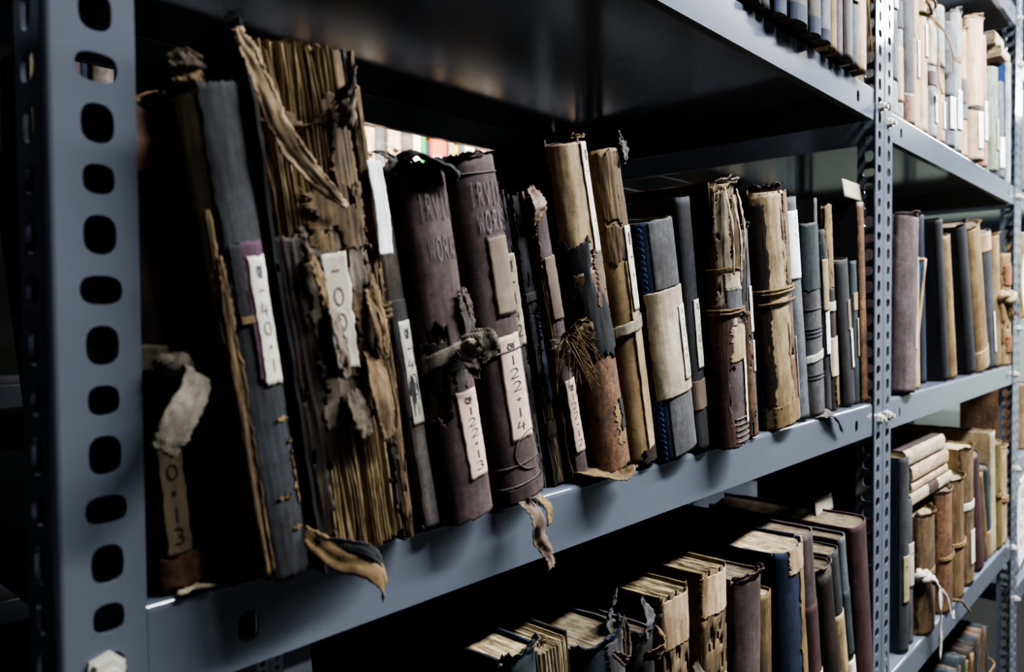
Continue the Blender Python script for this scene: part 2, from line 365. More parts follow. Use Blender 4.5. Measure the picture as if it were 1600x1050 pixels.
REARTAB = [
  (0.442, 0.5, 0.26, 'cream', 'cream rear spine at the left of the slot in the near post', None),
  (0.5, 0.53, 0.26, 'mauve', 'mauve-pink rear spine in the middle of the slot in the near post', None),
  (0.53, 0.545, 0.26, 'navy', 'navy rear spine at the right of the slot in the near post', None),
  (0.547, 0.59, 0.26, 'taupe', 'grey-brown rear spine right of the post hole view', None),
  (1.1352, 1.1524, 0.25, 'mauve', 'narrow mauve spine at the left edge of the bright gap', None),
  (1.1524, 1.1698, 0.266, 'pale_tan', 'pale tan spine left of the tape-tied one in the bright gap', None),
  (1.1698, 1.2134, 0.231, 'pale_tan', 'tan spine crossed by tape in the bright gap', 'tie'),
  (1.2134, 1.2502, 0.256, 'slate', 'dark grey spine in the bright gap', None),
  (1.2502, 1.2965, 0.262, 'pale_tan', 'cream bundle with knotted tape in the bright gap', 'tie'),
  (1.2965, 1.3379, 0.23, 'mauve', 'mauve-grey spine right of the knotted bundle in the bright gap', 'tie'),
  (1.3379, 1.3669, 0.262, 'white', 'white spine left of the green one', None),
  (1.3669, 1.3851, 0.256, 'green', 'bright green spine in the gap', None),
  (1.3851, 1.4011, 0.231, 'navy', 'narrow navy spine right of the green one', None),
  (1.4011, 1.4674, 0.266, 'orange', 'orange spine with white bands in the gap', 'bands'),
  (1.4674, 1.4893, 0.25, 'cream', 'cream spine right of the orange one', None),
  (1.4893, 1.5066, 0.234, 'yellow', 'yellow spine in the gap', None),
  (1.5066, 1.5367, 0.269, 'slate', 'dark grey spine with a small label in the gap', 'label'),
  (1.5367, 1.5805, 0.244, 'white', 'white spine near the right corner of the gap', None),
  (1.5805, 1.6229, 0.238, 'pink', 'pinkish red spine at the right corner of the gap', None),
  (1.6229, 1.6665, 0.27, 'charcoal', 'charcoal spine just past the right corner of the gap', None),
]
ORD = 'first second third fourth fifth sixth seventh eighth ninth tenth eleventh twelfth thirteenth fourteenth fifteenth sixteenth seventeenth eighteenth nineteenth twentieth twenty-first twenty-second twenty-third twenty-fourth twenty-fifth twenty-sixth twenty-seventh twenty-eighth twenty-ninth thirtieth thirty-first thirty-second thirty-third thirty-fourth thirty-fifth thirty-sixth thirty-seventh thirty-eighth thirty-ninth fortieth forty-first forty-second forty-third forty-fourth forty-fifth forty-sixth forty-seventh forty-eighth forty-ninth fiftieth fifty-first fifty-second fifty-third fifty-fourth fifty-fifth fifty-sixth fifty-seventh fifty-eighth fifty-ninth sixtieth'.split()
# ------------------------------------------------------------------ racks
def plate(mb, F, a0, a1, b0, b1, holes, th):
    """flat strip a0..a1 x b0..b1 with real slots; F(a, b, depth) places it; holes sorted along b: (a, b, ra, rb)"""
    cuts = [b0]+[(holes[i][1]+holes[i+1][1])/2 for i in range(len(holes)-1)]+[b1]
    for (ca, cb, ra, rb), lo, hi in zip(holes, cuts, cuts[1:]):
        cor = [atan2(z-cb, x-ca) for x in (a0, a1) for z in (lo, hi)]
        ang = sorted([-pi+2*pi*(k+.5)/20 for k in range(20)]+cor); ring = []; per = []; r = min(ra, rb)
        for t in ang:
            dx, dz = cos(t), sin(t); d = 1e9                             # ray to the cell border, ray to the slot outline
            if dx > 1e-9: d = min(d, (a1-ca)/dx)
            if dx < -1e-9: d = min(d, (a0-ca)/dx)
            if dz > 1e-9: d = min(d, (hi-cb)/dz)
            if dz < -1e-9: d = min(d, (lo-cb)/dz)
            per.append((ca+dx*d, cb+dz*d))
            e = 2.8; q = ((abs(dx)/ra)**e+(abs(dz)/rb)**e)**(-1/e); ring.append((ca+dx*q, cb+dz*q))
        n = len(ring)
        vs = [F(*p, 0) for p in ring]+[F(*p, 0) for p in per]+[F(*p, th) for p in ring]+[F(*p, th) for p in per]
        fs = []
        for k in range(n):
            j = (k+1) % n
            fs += [(k, n+k, n+j, j), (2*n+j, 3*n+j, 3*n+k, 2*n+k), (j, 2*n+j, 2*n+k, k)]
        mb.add(vs, fs)
    for (p, q) in (((a0, b0), (a1, b0)), ((a1, b0), (a1, b1)), ((a1, b1), (a0, b1)), ((a0, b1), (a0, b0))):
        mb.add([F(*p, 0), F(*q, 0), F(*q, th), F(*p, th)], [(0, 1, 2, 3)])
HALF = {0: (.0077, .0056), 1: (.006, .0076), 2: (.0058, .0058), 3: (.006, .0076)}
TOP = 2.35
def slots(ca):
    out = []; k = -66; base = H0+.0962
    while base+k*.0214 < TOP-.01:
        z = base+k*.0214
        if z > .012: out.append((ca, z)+HALF[k % 4])
        k += 1
    return out
PW = .033
def post(parent, x, y, sx, sy):
    """slotted angle with its corner at (x, y); flanges run along sx*x and sy*y"""
    mb = MB(); r = .003; th = .0018
    plate(mb, lambda a, b, d: Vector((x+sx*a, y+sy*d, b)), r, PW, 0, TOP, slots(PW*.56), th)
    plate(mb, lambda a, b, d: Vector((x+sx*d, y+sy*a, b)), r, PW, 0, TOP, slots(PW*.56), th)
    q = [(x+sx*(r-r*sin(t)), y+sy*(r-r*cos(t))) for t in [pi/2*k/5 for k in range(6)]]
    vs = [(a, b, z) for z in (0, TOP) for a, b in q]
    mb.add(vs, [(k, k+1, k+7, k+6) for k in range(5)], True)
    return mb.build('upright_post', 'steel', parent)
def bolt(parent, x, y, z, sy=-1):
    mb = MB()
    for (r, d0, d1) in ((.0078, 0, .0012), (.0062, .0012, .0056), (.0032, .0056, .0095)):
        vs = [(x+r*cos(pi/3*k+.3), y+sy*d, z+r*sin(pi/3*k+.3)) for d in (d0, d1) for k in range(6)]
        mb.add(vs, [(k, (k+1) % 6, 6+(k+1) % 6, 6+k) for k in range(6)]+[(5, 4, 3, 2, 1, 0), (6, 7, 8, 9, 10, 11)])
    return mb.build('bolt', 'bolt_steel', parent)
DEPTH = .474; LIP = .0405
def tray(parent, xa, xb, z):
    mb = MB(); r = .0035; x0, x1 = xa+.001, xb-.004
    n = 6
    def prof(y0, s):                                                     # rounded bend from deck to lip
        return [(y0+s*(r-r*sin(t)), z-r+r*cos(t)) for t in [pi/2*k/n for k in range(n+1)]]
    f = prof(0, 1); b = prof(DEPTH, -1)
    for q in (f, b):
        mb.add([(x, y, zz) for x in (x0, x1) for y, zz in q], [(k, k+1, n+2+k, n+1+k) for k in range(n)], True)
    mb.box(x0, x1, r, DEPTH-r, z-.0012, z)
    hs = [(x0+.044, z-.0225), (x1-.057, z-.0225)]
    for y, s in ((0, 1), (DEPTH, -1)):
        plate(mb, lambda a, bb, d: Vector((bb, y+s*d, a)), z-LIP, z-r, x0, x1, [(h[1], h[0], .0072, .005) for h in hs], .0012)
        mb.box(x0, x1, *sorted((y+s*.0012, y+s*.009)), z-LIP, z-LIP+.0012)
    for x in (x0, x1-.0012): mb.box(x, x+.0012, r, DEPTH-r, z-LIP, z-.0012)
    return mb.build('shelf', 'steel', parent)
def rack(xa, xb, levels, label, y=0, posts=None):
    root = tag(empty('shelving_rack', (0, y, 0)), label, 'shelving rack')
    P = [post(root, xa-PW, -.0018, 1, 1), post(root, xb+PW, -.0018, -1, 1),
         post(root, xa-PW, DEPTH+.0018, 1, -1), post(root, xb+PW, DEPTH+.0018, -1, -1)]
    for z in levels:
        tray(root, xa, xb, z)
        bolt(P[0], xa-PW*.5, -.0019, z-.0205); bolt(P[1], xb+PW*.5, -.0019, z-.0215)
    return root
XA1, XB1, XA2, XB2, XA3, XB3 = .127, 1.031, 1.0975, 1.945, 2.012, 2.86
ZM, ZU1, ZL = H0-.1175, H0+.2815, H0-.50
Z2 = dict(u=H0+.266, m=H0-.1175, l=H0-.497, b=H0-.88, t=H0+.645)
rack(XA1, XB1, [.06, H0-.88, ZL, ZM, ZU1, H0+.68], 'nearest grey steel rack, holding the big torn volumes at the front left')
rack(XA2, XB2, [.06, Z2['b'], Z2['l'], Z2['m'], Z2['u'], Z2['t']], 'second grey steel rack, just right of the double slotted posts')
rack(XA3, XB3, [.06, H0-.62, H0-.33, H0-.02, H0+.266, H0+.552], 'third grey steel rack, a sliver at the far right edge')
rack(-.90, -.02, [.06, H0-.88, ZL, ZM, ZU1], 'grey steel rack just past the near slotted post at the far left edge')

# ------------------------------------------------------------------ books
class Book:
    def __init__(s, key, name='book', cap=None):
        x, y, z, lean, t, h, d = GEO[key][:7]
        s.t, s.h, s.d, s.b, s.seed = t, h, d, t*.22, (sum(ord(c)*(i+3) for i, c in enumerate(key)) % 97)*1.37
        s.root = empty(name, (x, y, z), (0, radians(lean), GEO[key][7] if len(GEO[key]) > 7 else 0))
        s.key = key; s.view = .84
    def S(s, a, f, off=0.0):
        """point on the rounded spine: a across (0 left, 1 right), f up the height"""
        t, b = s.t, s.b; aa = min(1, max(0, a))
        ang = pi*aa; e = .62
        y = -b*(max(sin(ang), 0)**e); x = t*(aa-.06*sin(2*ang))
        nx, ny = -cos(ang)*b/t*2.2, -1.; l = hypot(nx, ny); 
        if a < 0: x = 0; y = -a*t; nx, ny, l = -1, 0, 1
        if a > 1: x = t; y = (a-1)*t; nx, ny, l = 1, 0, 1
        return Vector((x+nx/l*off, y+ny/l*off, f*s.h))
    def tag(s, label, group=None, cat='book'):
        tag(s.root, label, cat, group); return s
    def pages(s, m='page_cut', ribs=0, top=-.003, bot=.001, front=.0, x0=.0018, jag=.0006, dpt=.004):
        """text block; ribs > 0 gives sewn signatures on its exposed back"""
        t, h = s.t, s.h; w = t-2*x0; n = max(8, ribs*4) if ribs else 8; m_ = 44 if ribs else 3; mb = MB(); sd = s.seed
        z0, z1 = bot, h+top
        def P(a, f):
            p = s.S(a*.96+.02, f); x = x0+w*a; z = z0+(z1-z0)*f
            y = p.y*.8+front
            if ribs:
                k = a*ribs; i = int(k); u = k-i
                y += dpt*.5*(abs(u-.5)*2)**2+dpt*.9*max(0, nz2(i*1.7+sd, f*3.1))+.0006*nz(a*40, f*60, sd)
                x += .0012*nz(i*3.1, f*4, sd)
            if f > .98: z += jag*3*nz(a*max(ribs, 9)*1.3, sd, 2)
            if f < .02: z += max(-bot*.8, jag*2*nz(a*max(ribs, 9)*1.3, sd, 9))
            return Vector((x, y, z))
        g = [[P(i/n, j/m_) for j in range(m_+1)] for i in range(n+1)]
        I = lambda i, j: i*(m_+1)+j
        vs = [p for c in g for p in c]; fs = [(I(i, j), I(i+1, j), I(i+1, j+1), I(i, j+1)) for i in range(n) for j in range(m_)]
        mb.add(vs, fs, True)
        bk = s.d-.004
        top_ = [Vector(g[i][m_]) for i in range(n+1)]; bot_ = [Vector(g[i][0]) for i in range(n+1)]
        tb = [Vector((p.x, bk, p.z)) for p in top_]; bb = [Vector((p.x, bk, p.z)) for p in bot_]
        q = n+1
        mb.add(top_+tb, [(i, i+1, q+i+1, q+i) for i in range(n)]); mb.add(bot_+bb, [(q+i, q+i+1, i+1, i) for i in range(n)])
        mb.add(tb+bb, [(i, i+1, q+i+1, q+i) for i in range(n)])
        L = g[0]; R = g[n]
        for C, fl in ((L, 0), (R, 1)):
            v = list(C)+[Vector((p.x, bk, p.z)) for p in C]; k = m_+1
            mb.add(v, [((i, i+1, k+i+1, k+i) if fl else (k+i, k+i+1, i+1, i)) for i in range(m_)])
        return mb.build('page_block', m, s.root)
    def board(s, side, m='charcoal', hh=0.0, zlo=0.0, y0=.0, jag=.0012, th=.0018, dd=0):
        t, h, d = s.t, s.h+hh, s.d+dd; x = 0 if side < 0 else t; mb = MB(); sd = s.seed+side*5
        def P(a, f):
            y = y0+(d-y0)*a; z = zlo+(h-zlo)*f
            e = jag*nz2(f*9, a*3, sd)
            if a < .02: y += e
            if f > .98: z += jag*1.3*nz2(a*11, 3, sd)
            if f < .02: z += jag*.8*abs(nz2(a*11, 8, sd))
            return Vector((x+.0004*nz(a*5, f*6, sd), y, z))
        mb.sheet(P, 12, 22, th, smooth=False, flip=side < 0)
        return mb.build('cover_board', m, s.root)
    def spine(s, m, a0=0, a1=1, f0=0, f1=1, rag=.001, holes=(), wr=.0004, th=.0014, name='spine', off=0.0, seed=0, ns=26, nzz=64, wear=.0):
        mb = MB(); sd = s.seed+seed; h, t = s.h, s.t
        def P(a, f):
            da = rag*(.6*nz2(f*7, 1.5, sd)+.5*nz2(f*60, 2.5, sd))/t*(1 if a > .5 else -1)*(abs(a-.5)*2)**4 if rag else 0
            df = rag*(.8*nz2(a*4, 4, sd+3)+.6*nz2(a*22, 4, sd+3))/h*(abs(f-.5)*2)**10
            A = a0+(a1-a0)*a+da; Fv = f0+(f1-f0)*f+(df if f > .5 else max(df, -f0*.9) if f0 < .01 else df)
            o = off+wr*.7*nz2(A*2, Fv*6, sd)+wr*.5*nz(A*22, Fv*9, sd)
            return s.S(A, Fv, o)
        def mask(a, f):
            A = a0+(a1-a0)*a; Fv = f0+(f1-f0)*f
            for (p0, p1, q0, q1) in holes:
                k = .07*nz2(A*5, Fv*14, sd+21)
                if p0+k < A < p1+k and q0+k*.35 < Fv < q1+k*.35: return False
            return not (wear and nz2(A*6, Fv*16, sd+31) > wear)
        mb.sheet(P, ns, nzz, th, mask if (holes or wear) else None)
        return mb.build(name, m, s.root)
    def patch(s, m, a0, a1, f0, f1, name='paper_label', rag=.0004, off=.0006, th=.0004, seed=0, text=None, ink='ink', label=None, skew=0.0, wr=.0002, tw=.1, twid=None, fine=False, ta=None, tf=None):
        mb = MB(); sd = s.seed+seed+f0*31+a0*7; h, t = s.h, s.t
        if name in ('paper_label', 'label_border', 'faint_rect', 'glue_trace') and s.view: a0, a1 = a0*s.view, a1*s.view
        def P(a, f, o=0):
            da = rag*nz2(f*7*(f1-f0)*6, a*2, sd)/t*(1 if a > .5 else -1)*(abs(a-.5)*2)**4
            df = rag*nz2(a*5, 4, sd+3)/h*(1 if f > .5 else -1)*(abs(f-.5)*2)**6
            A = a0+(a1-a0)*a+da+skew*(f-.5); Fv = f0+(f1-f0)*f+df
            return s.S(A, Fv, off+o+wr*nz2(A*4, Fv*11, sd))
        mb.sheet(P, 12 if not fine else 24, 24 if not fine else 48, th)
        o = mb.build(name, m, s.root)
        if label: o['label'] = label
        if text:
            tb = MB(); n = len(text); T0, T1 = tf or (.06, .94); A0, A1 = ta or (.22, .78)
            for i, ch in enumerate(text):
                hi = T1-(T1-T0)*i/n; lo = hi-(T1-T0)/n*.8
                wob = .05*nz(i*2.3, sd)
                pen(tb, lambda a, f, q: P(a, f, q), ch, A0+wob, A1+wob, lo, hi, tw, .00025)
            tb.build('handwriting', ink, o)
        return o
    def blocktext(s, word, a0, a1, f0, f1, m='emboss', tw=.16, off=.0009):
        tb = MB(); n = len(word)
        for i, ch in enumerate(word):
            w = (a1-a0)/n
            pen(tb, lambda a, f, q: s.S(a, f, q), ch, a0+w*i+w*.1, a0+w*(i+1)-w*.1, f0, f1, tw, off)
        o = tb.build('embossed_title', m, s.root); return o
    def rule(s, f, m='emboss', w=.0012, a0=.02, a1=.98, name='embossed_rule'):
        mb = MB(); mb.tube([s.S(a0+(a1-a0)*k/20, f, .0003) for k in range(21)], w/2, 5); return mb.build(name, m, s.root)
    def tie(s, f, m='twine', r=.0011, turns=1, sag=.01, name='string_tie', dpt=.6, a0=-.0, a1=1.0):
        mb = MB()
        for k in range(turns):
            ff = f+k*r*2.4/s.h; path = [Vector((-r, s.d*dpt, (ff+sag)*s.h)), Vector((-r, s.d*.2, (ff+sag*.4)*s.h))] if dpt else []
            for i in range(17):
                a = i/16 if dpt else .06+.88*i/16; path.append(s.S(a, ff+sag*.5*nz2(a*3, k*3, s.seed+k), r+.0006))
            if dpt: path += [Vector((s.t+r, s.d*.2, (ff-sag*.3)*s.h)), Vector((s.t+r, s.d*dpt, (ff+sag*.3)*s.h))]
            mb.tube(spline(path, 60), r, 6)
        return mb.build(name, m, s.root)
    def tape(s, f, m='tape', w=.009, th=.0008, slope=0.0, off=.0009, name='cloth_tie', a0=0.0, a1=1.0, dpt=.5):
        path = [Vector((-off, s.d*dpt, f*s.h)), Vector((-off, s.d*.15, f*s.h))] if a0 <= 0 else []
        for i in range(15):
            a = a0+(a1-a0)*i/14; path.append(s.S(a, f+slope*(a-.5), off))
        if a1 >= 1: path += [Vector((s.t+off, s.d*.15, f*s.h)), Vector((s.t+off, s.d*dpt, f*s.h))]
        mb = MB(); c = spline(path, 48)
        def P(a, b):
            k = a*48; i = min(int(k), 47); p = c[i].lerp(c[i+1], k-i)
            return p+Vector((0, 0, (b-.5)*w+.0006*nz2(a*9, 3, s.seed)))
        mb.sheet(P, 48, 5, th)
        return mb.build(name, m, s.root)
    def strip(s, pts, widths, wdir, m, name='torn_strip', **k):
        return ribbon(MB(), pts, widths, wdir, **k).build(name, m, s.root)
    def knot(s, p, size, m='tape', r=.0035, name='knot', parent=None, seed=0):
        mb = MB(); p = Vector(p); pts = []
        for k in range(44):
            t = 2*pi*k/44*2
            pts.append(p+Vector((sin(t)+2*sin(2*t), (cos(t)-2*cos(2*t))*.6, -sin(3*t)))*size*.33+Vector((nz(k*.3, seed), nz(k*.3, seed+4), nz(k*.3, seed+8)))*size*.1)
        mb.tube(pts, r, 7); return mb.build(name, m, parent or s.root)
    def hank(s, p, n, ln, m='rag', r=.0006, name='frayed_ends', seed=0, down=1.0, spread=.5, drift=.2, fwd=1.0):
        mb = MB(); rr = random.Random(seed); p = Vector(p)
        for k in range(n):
            d = Vector((rr.uniform(-1, 1)*spread+drift, -rr.uniform(.1, .5)*fwd, -down*rr.uniform(.3, 1))).normalized(); q = p+Vector((rr.uniform(-.3, .3), rr.uniform(-.2, .2), rr.uniform(-.3, .3)))*ln*.25
            L = ln*rr.uniform(.5, 1)
            mb.tube(spline([q, q+d*L*.4+Vector((rr.uniform(-1, 1)*min(1, spread*2), 0, rr.uniform(0, 1)))*L*.2, q+d*L*.8+Vector((rr.uniform(-1, 1)*.3, 0, -.25))*L], 12), lambda u: r*(1-.6*u), 4)
        return mb.build(name, m, s.root)
    def tatter(s, a0, a1, m, hgt=.008, n=3, name='torn_headcap', seed=0, f=1.0, curl=.6):
        """torn, curling cloth at the head of the spine"""
        mb = MB(); sd = s.seed+seed
        def P(a, b):
            A = a0+(a1-a0)*a; hh = hgt*(.3+.8*abs(nz2(a*n, 2, sd))+.35*abs(nz2(a*n*7, 2, sd)))
            p = s.S(A, f-.004, .0008); cu = curl*hh*b*b*(1+nz(a*n*1.7, 8, sd))
            return p+Vector((.3*hh*b*nz(a*4, b, sd), -cu*.7+hh*.2*nz2(a*5, b*2, sd+4), hh*b*(1-.35*b*curl)))
        mb.sheet(P, 30, 9, .0009, lambda a, b: nz2(a*8, b*3, sd+17) < .95-.45*b)
        return mb.build(name, m, s.root)
    def simple(s, cover, spine=None, page='page_cut', b=.22, rag=.001, inset=-.003, left=True, right=True):
        s.b = s.t*b; s.pages(page, top=inset)
        if left: s.board(-1, cover)
        if right: s.board(1, cover)
        s.spine(spine or cover, rag=rag, ns=16, nzz=36); return s
    def exposed(s, cover='charcoal', page='pages', ribs=8, b=.15, left=True, right=True):
        s.b = s.t*b; s.pages(page, ribs=ribs, dpt=.003, jag=.0012)
        if left: s.board(-1, cover)
        if right: s.board(1, cover)
        return s
# ------------------------------------------------------------------ the main shelf, left to right
G1 = 'worn volumes on the main shelf of the nearest rack'
B = Book('B1'); B.b = B.t*.3; B.pages('pages_dark'); B.board(-1, 'dark_leather'); B.board(1, 'dark_leather', jag=.003)
B.spine('dark_leather', rag=.002, holes=[(.86, 1.1, .0, .9)])
B.patch('brown_leather', .1, 1.0, .008, .075, 'leather_patch', .002, .0008)
B.patch('label_tan', .36, .78, .075, .33, text='40.13', ink='ink_dark', tw=.12, rag=.001)
B.patch('brown_leather', .2, .9, .86, .985, 'leather_patch', .003, .0008)
B.tape(.485, 'grey_tape', .012, slope=-.02)
kp = B.S(.55, .475, .008)
k = B.knot(kp, .006, 'grey_tape', .0032)
B.strip([kp, kp+Vector((.004, -.010, -.006)), kp+Vector((-.010, -.018, -.022)), kp+Vector((-.016, -.018, -.031))], [.007, .012, .013, .010], (.78, -.1, -.6), 'grey_tape', 'tie_end', crump=.002)
B.strip([B.S(.6, .99, 0)+Vector((.0, .012, 0)), B.S(.7, 1.02, .0)+Vector((.0, .01, 0)), B.S(.9, 1.035, .002)+Vector((.002, .012, 0))], [.006, .010, .010], (.9, .1, .3), 'tan', 'torn_headcap', crump=.004, seed=4)
B.tag('dark brown volume half hidden behind the left post, label ending 40.13', G1)

B = Book('B2'); B.b = B.t*.24; B.pages('pages', ribs=7, x0=.0022, jag=.002); B.board(1, 'navy_grey'); B.board(-1, 'dark_leather', y0=.016, jag=.004)
B.spine('navy_grey', a0=.2, rag=.0022, wr=.0005)
for a_, c_, sd in ((.04, 'tan', 2), (.13, 'bare_fibre', 5)): B.strip([B.S(a_, .80-a_, .0035), B.S(a_, .55, .004), B.S(a_, .3, .0035), B.S(a_, .03, .003)], [.002, .0045, .005, .004], (1, -.25, .2), c_, 'torn_joint', jag=.0015, crump=.001, seed=sd, n=60)
B.patch('purple_edge', .54, .985, .415, .695, 'label_border', .0005, .0006)
B.patch('label_white', .62, .985, .405, .665, off=.001, text='Q-40.1', tw=.09, rag=.0008)
B.patch('charcoal', .36, .56, .54, .69, 'faint_rect', .0012, .0006); B.patch('tan', .38, .6, .535, .55, 'glue_trace', .001, .0009)  # faint darker rectangle on the cloth, tan line along its lower edge
for f, a in ((.33, .62), (.17, .5), (.28, .7), (.10, .6)): B.patch('tan', a, a+.16, f, f+.004, 'scuff', .002, .0006)
B.patch('tan', .78, .83, .15, .26, 'scuff', .0025, .0006)
p = B.S(.93, .03, .002)
B.strip([p+Vector((-.003, -.001, .010)), p+Vector((.003, -.012, .001)), p+Vector((.014, -.022, -.006)), p+Vector((.021, -.021, -.018)), p+Vector((.0215, -.018, -.024))], [.009, .013, .014, .012, .008], (.35, .25, .9), 'tan', 'torn_spine_flap', crump=.002, seed=3)
B.strip([p+Vector((.0, -.006, .008)), p+Vector((.015, -.021, .000)), p+Vector((.022, -.020, -.010)), p+Vector((.025, -.017, -.019))], [.003, .006, .005, .003], (.3, .2, .9), 'navy_grey', 'torn_spine_flap', seed=6)
for dz, c, sd in ((.004, 'tan', 3), (.010, 'grey_fibre', 5)):
    q = B.S(.25, 1.0, 0)+Vector((-.004, .014, dz))
    B.strip([q, q+Vector((.007, -.004, .001)), q+Vector((.014, -.002, -.001))], [.007, .008, .006], (0, .35, 1), c, 'folded_turn_in', crump=.002, seed=sd)
B.tag('slate blue cloth volume with purple-edged white label reading 40, torn flap at its foot', G1)

B = Book('B3'); B.b = B.t*.07
B.pages('pages', ribs=24, jag=.0014, dpt=.006); B.board(-1, 'black_cloth', hh=.004, jag=.004, y0=-.003); B.board(1, 'dark_leather', hh=-.002, jag=.004, y0=.002, zlo=.01)
B.spine('bare_fibre', .0, 1, .84, .985, rag=.0025, off=-.0006, wr=.0012, th=.001, seed=3, holes=[(.0, .62, .86, 1.2), (.55, .8, .9, 1.0)], name='spine_lining')
B.spine('dark_leather', 0, .34, .0, .64, rag=.004, wr=.0015, seed=5, holes=[(.26, .6, .0, .2)], name='spine_leather', wear=.62)
B.spine('grey_fibre', .30, .93, .27, .66, rag=.005, wr=.002, seed=9, wear=.42, off=.0005, name='spine_lining')
B.spine('bare_fibre', .62, 1.0, .28, .52, rag=.006, wr=.0025, seed=19, wear=.5, off=.0018, name='spine_lining')
B.spine('bare_fibre', .40, .96, .60, .72, rag=.006, wr=.0025, seed=23, wear=.35, off=.001, name='spine_lining')
B.spine('tan_cracked', .66, .93, .70, .87, rag=.003, wr=.0015, seed=29, wear=.6, off=.0006, name='spine_lining')
B.spine('dark_leather', .86, 1.02, .05, .60, rag=.005, wr=.002, seed=31, wear=.4, off=.0003, name='spine_leather')
B.patch('label_grey', .50, .72, .375, .60, off=.0034, text='-00 ', ink='label_brown', rag=.0012, wr=.0006)
for a0, a1, f0, f1, sd in ((.30, .40, .5, .60, 1), (.38, .5, .36, .5, 3), (.72, .84, .39, .52, 5), (.82, .9, .38, .55, 7), (.4, .62, .24, .33, 9), (.6, .84, .22, .40, 11)):
    p0, p1 = B.S((a0+a1)/2, f1, .003), B.S((a0+a1)/2+.03, f0, .006)
    B.strip([p0, p0.lerp(p1, .5)+Vector((0, -.002, 0)), p1], [(a1-a0)*B.t*.8, (a1-a0)*B.t*1.1, (a1-a0)*B.t*.6], (1, .2, 0), ('grey_fibre', 'tan', 'bare_fibre')[sd % 3], 'torn_lining', jag=.002, crump=.0012, seed=sd)
p = B.S(.0, 1.0, .002)
B.strip([p+Vector((-.001, 0, 0)), B.S(.07, .94, .005), B.S(.2, .83, .008), B.S(.42, .74, .008), B.S(.63, .685, .006)], [.005, .007, .009, .009, .002], (.9, -.3, .35), 'pale_tan', 'torn_vellum_strip', jag=.002, crump=.0015, seed=8, n=60)
p = B.S(.76, .90, .006)
B.strip([B.S(.7, .885, .004), B.S(.78, .91, .011), B.S(.93, .945, .007)], [.006, .009, .005], (.2, -.3, .9), 'dark_leather', 'torn_leather_flap', jag=.002, crump=.003, seed=2)
B.strip([B.S(.72, .86, .003), B.S(.82, .865, .008), B.S(.95, .90, .004)], [.012, .014, .012], (.2, -.1, .9), 'grey_fibre', 'torn_lining', jag=.003, crump=.004, seed=22)
B.hank(B.S(.0, 1.005, .002)+Vector((-.003, .004, .004)), 16, .012, 'charcoal', .0003, seed=3, down=-.5, spread=1)
B.tag('thick disbound volume with bare sewn pages and shredded spine, tallest on the main shelf', G1)

B = Book('B3b'); B.b = B.t*.3; B.pages('pages_dark', ribs=3, jag=.002); B.board(-1, 'dark_leather', jag=.003); B.board(1, 'brown_leather', jag=.003)
B.spine('bare_fibre', 0, 1, .05, .93, rag=.002, wr=.001, wear=.38)
q0, q1 = B.S(.7, .785, .003), B.S(.9, .60, .003)
B.strip([q0, q0.lerp(q1, .5)+Vector((.0005, -.001, 0)), q1], [.0095]*3, (1, .15, 0), 'label_bright', 'paper_label', jag=.0004, crump=.0006)
B.tie(.475, 'twine', .0012, 3, dpt=0)
B.tag('thin tattered book with a blank bright white label high on its back', G1)

B = Book('B4'); B.b = B.t*.3; B.pages('pages_dark', ribs=4, jag=.001); B.board(-1, 'dark_leather', jag=.003); B.board(1, 'taupe')
B.spine('taupe', a0=.0, rag=.0012, holes=[(-.2, .22, .0, .62)]); B.spine('slate', .16, 1.0, .33, .66, 'faded_band' and .0006, off=.0004, name='faded_band')
B.patch('label_white', .42, .98, .305, .60, text='Q-40-1', ink='ink_dark', tw=.08)
B.tatter(.0, 1.0, 'taupe', .009, 3, seed=2, curl=.9); B.strip([B.S(.5, .985, .001), B.S(.7, 1.02, .006), B.S(.85, 1.05, .002), B.S(.8, 1.06, -.004)], [.005, .006, .005, .003], (1, 0, .1), 'taupe', 'torn_headcap', crump=.002)
B.tag('slim grey-brown cloth book with curled torn head and long white label', G1)

B = Book('B5'); B.b = B.t*.26; B.pages('pages_dark', ribs=9, top=-.008, jag=.002); B.board(-1, 'plum_twill'); B.board(1, 'plum_twill')
B.spine('plum_twill', 0, 1, .47, .985, rag=.003, holes=[(.0, .42, .42, .56)], off=.0005); B.spine('plum_twill', .0, 1, .0, .42, rag=.004, holes=[(-.2, .3, .30, .7)], seed=4, off=.0008)
B.spine('dark_leather', .0, 1, .38, .52, rag=.003, wear=.5, name='spine_lining')
B.blocktext('IRVING', .26, .90, .845, .915); B.blocktext('WORKS', .32, .86, .735, .80)
B.strip([B.S(.72, .64, .002), B.S(.78, .57, .003), B.S(.88, .49, .003)], [.008, .013, .008], (1, .3, 0), 'taupe', 'torn_cloth_patch', jag=.003, crump=.001, seed=4)
B.strip([B.S(.8, .65, .002), B.S(.83, .61, .004), B.S(.86, .57, .004)], [.004, .006, .004], (1, .3, 0), 'plum_twill', 'torn_cloth_patch', jag=.002)
B.patch('taupe', .42, .62, .25, .43, 'torn_cloth_patch', .003, .0012); B.patch('label_pink', .50, .93, .115, .37, off=.0016, text='Q122.13', ink='ink_dark', tw=.09, skew=-.05, rag=.0008)
B.tape(.485, 'grey_tape', .0085, slope=.04, a1=.6)
kp = B.S(.62, .50, .006); B.knot(kp+Vector((.002, -.001, -.002)), .0055, 'tape', .0033)
B.strip([kp+Vector((-.004, -.002, .006)), kp+Vector((.003, -.008, .005)), kp+Vector((.007, -.008, -.004)), kp+Vector((.006, -.007, -.010))], [.008, .011, .012, .010], (.8, -.3, .3), 'grey_tape', 'tie_end', crump=.002)
